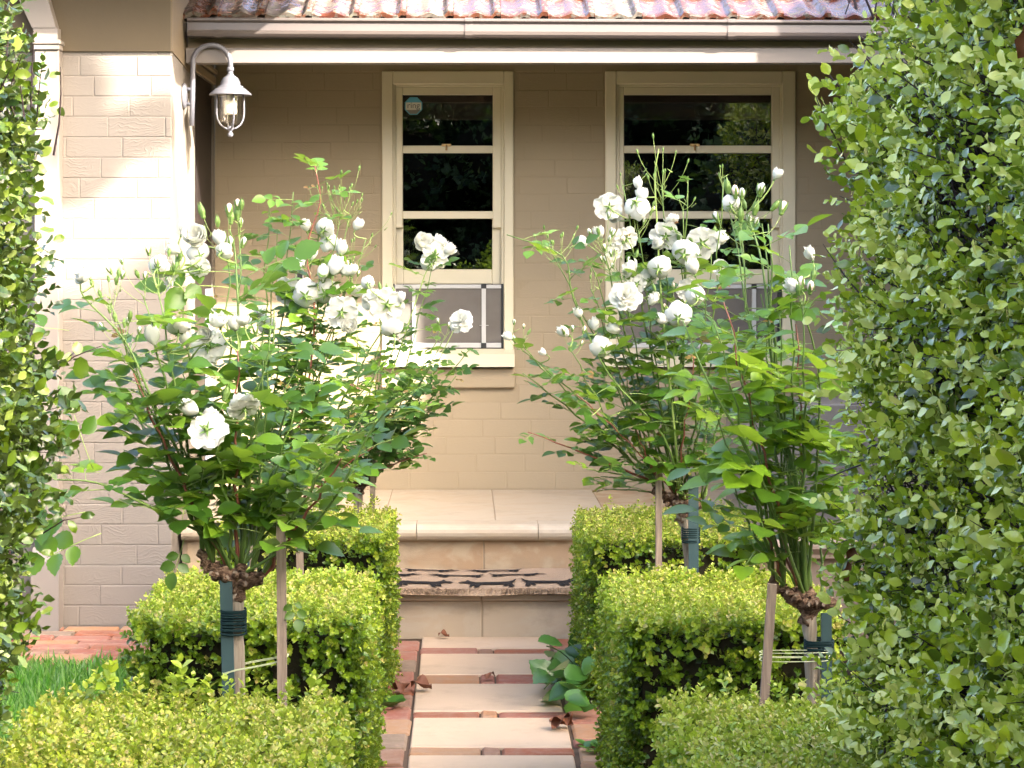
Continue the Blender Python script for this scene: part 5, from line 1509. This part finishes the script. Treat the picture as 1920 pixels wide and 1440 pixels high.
# ================================================================== GARDEN BEHIND AND BESIDE THE VIEWPOINT (reflected in the panes, shades the scene)
def garden_tree(label, x, y, h, cr, seed, lobes, n=2600, ls=.11, lean=(0,0), mat='tree_leaf', lim=1.0, core=False):
    r2 = random.Random(seed); e = empty('garden_tree', (x, y, 0), label, 'tree')
    tk = MB(); top = Vector((x+lean[0], y+lean[1], h*.62))
    tk.tube(catmull([Vector((x,y,-.1)), Vector((x+lean[0]*.4+.06,y+lean[1]*.4,h*.3)), top], 4), [.16,.15,.14,.13,.12,.11,.10,.09,.08], 9)
    tk.obj('trunk', M['bark'], e)
    lb = MB()
    for (lx,ly,lz,lr) in lobes:
        t_ = Vector((lx,ly,lz)); lb.tube(bez(top-Vector((0,0,h*.12*r2.random())), (top+t_)/2+Vector((0,0,-.15)), t_, 6), [q_*lim for q_ in (.07,.055,.045,.035,.028,.02,.012)], 6)
    lb.obj('limbs', M['bark'], e)
    if core:
        cm = MB()
        for (lx,ly,lz,lr) in lobes:
            cm.lathe((lx,ly,lz), [(0,-.5*lr)]+[(lr*.78*math.sin(math.pi*q/7)*(1+.1*math.sin(q*3+lx)), -.5*lr*math.cos(math.pi*q/7)) for q in range(1,7)]+[(0,.5*lr)], 9)
        tag(cm.obj('inner_crown', M['core'], e), kind='stuff')
    rng = np.random.default_rng(seed)
    per = n//len(lobes); pp = []
    for (lx,ly,lz,lr) in lobes:
        q_ = rng.normal(0,1,(per,3)); q_ /= np.linalg.norm(q_,axis=1,keepdims=True); q_ *= (rng.random((per,1))**.45)*lr
        q_[:,2] *= .6; q_ *= 1+.25*wobble(q_,3,seed)[:,None]
        pp.append(q_+np.array([lx,ly,lz]))
    pp = np.concatenate(pp); N = len(pp)
    me = make_big_mesh('crown', M[mat], SP_TREE, pp, frames(rng.normal(0,1,(N,3)), rng.normal(0,1,(N,3))+np.array([0,0,1.])), ls*rng.uniform(.7,1.2,N), np.clip(rng.normal(.5,.22,N),0,1), rng.integers(0,len(SP_TREE),N))
    inst('crown', me, e)
SP_TREE = sprigs(4, 3, L1, spread0=80, spread1=40, L=1.0, length=1.3)
k = 0
for (x, y, h, lab) in ((-5.2,-9.5,5.0,'dark evergreen garden tree mirrored in the left part of the first window pane'),(-1.6,-10.5,5.6,'dark evergreen garden tree mirrored in the middle of the first window'),
                  (.4,-13.0,6.2,'tall dark evergreen closing the gap behind the viewpoint'),(2.2,-9.8,5.4,'dark evergreen garden tree mirrored in the second window'),(6.0,-9.5,5.4,'dark spreading evergreen mirrored at the right of the second window'),(-8.5,-7.5,5.0,'large dark evergreen standing behind the viewpoint to the left'),
                  (-8.5,-2.0,4.6,'dark evergreen added out of view beside the lawn to cut low sky'),(-8.5,3.0,4.4,'dark evergreen added out of view across the lawn to cut low sky'),(7.6,-4.8,5.4,'dark evergreen added out of view behind the tall right hedge to cut low sky'),(6.6,1.0,5.4,'lower dark evergreen added behind the tall right hedge to block low sun'),(5.4,-2.4,5.2,'dark evergreen added just right of the viewpoint to block low sun'),(8.4,3.4,5.6,'dark evergreen added beside the right wing of the house to block low sun')):  # side trees out of view, added to cut low sky and sun
    r2 = random.Random(200+k); lobes = [(x+r2.uniform(-1.8,1.8), y+r2.uniform(-1.1,1.1), r2.uniform(1.2,h-1.2), r2.uniform(1.1,1.6)) for _ in range(12)]
    garden_tree(lab, x, y, h, 1.5, 300+k, lobes, 5200, .14, mat='dark_tree_leaf', core=True); k += 1
for (x, y, lab) in ((-2.2,-2.6,'bright green garden shrub mirrored low in the first window'),(.4,-3.2,'bright green garden shrub mirrored low between the windows'),(2.6,-2.8,'bright green garden shrub mirrored low in the second window')):
    r2 = random.Random(260+k); lobes = [(x+r2.uniform(-1.3,1.3), y+r2.uniform(-.5,.5), r2.uniform(.5,1.72), r2.uniform(.28,.45)) for _ in range(9)]
    garden_tree(lab, x, y, 1.9, 1.5, 330+k, lobes, 2200, .075); k += 1
# shade tree off to the right: its branches dapple the sunlit wing wall
def back_project(px, py, d, t):
    p = P(px, py, d); return (p.x+1.2*t, p.y-t, p.z+.875*t)
lobes = []
for (px,py,rad) in ((125,235,.11),(120,300,.13),(150,340,.10),(172,300,.12),(190,255,.10),(228,270,.10),(250,235,.08),(275,248,.08),(305,222,.07),(325,232,.06),(128,150,.07),(150,185,.06),(118,105,.05)):
    bx_, by_, bz_ = back_project(px, py, 9.45, 4.6); lobes.append((bx_, by_, bz_, rad*.8))
garden_tree('slender garden tree to the right whose branches dapple the sunlit wing wall', 5.6, 5.2, 8.4, 1, 401, lobes, 4200, .040, (-.2,.0), lim=.15)
# unseen tree added far to the right, crown shaped to keep sun off the garden
lobes = []; rb = random.Random(5)
T0 = 5.6
s_ = 1.2
while s_ < 8.3:
    e_ = 2.45
    while e_ < 4.5:
        s2, e2 = s_+rb.uniform(-.1,.1), e_+rb.uniform(-.08,.08); tt = T0+rb.uniform(-.4,.4)
        lobes.append((s2*1/1.562+1.2*tt, s2*1.2/1.562-tt, e2+.875*tt, .50)); e_ += .5
    s_ += .5
for s_ in (5.0,5.4,5.8,6.2,6.6):
    for e_ in (4.75, 5.15):
        tt = T0+rb.uniform(-.3,.3); lobes.append((s_/1.562+1.2*tt, s_*1.2/1.562-tt, e_+.875*tt, .40))
garden_tree('added unseen tree far to the right, its crown shaped to shade the rose garden', 9.3, -.6, 8.2, 1, 402, lobes, 13500, .12, (0,.4), mat='dark_tree_leaf')
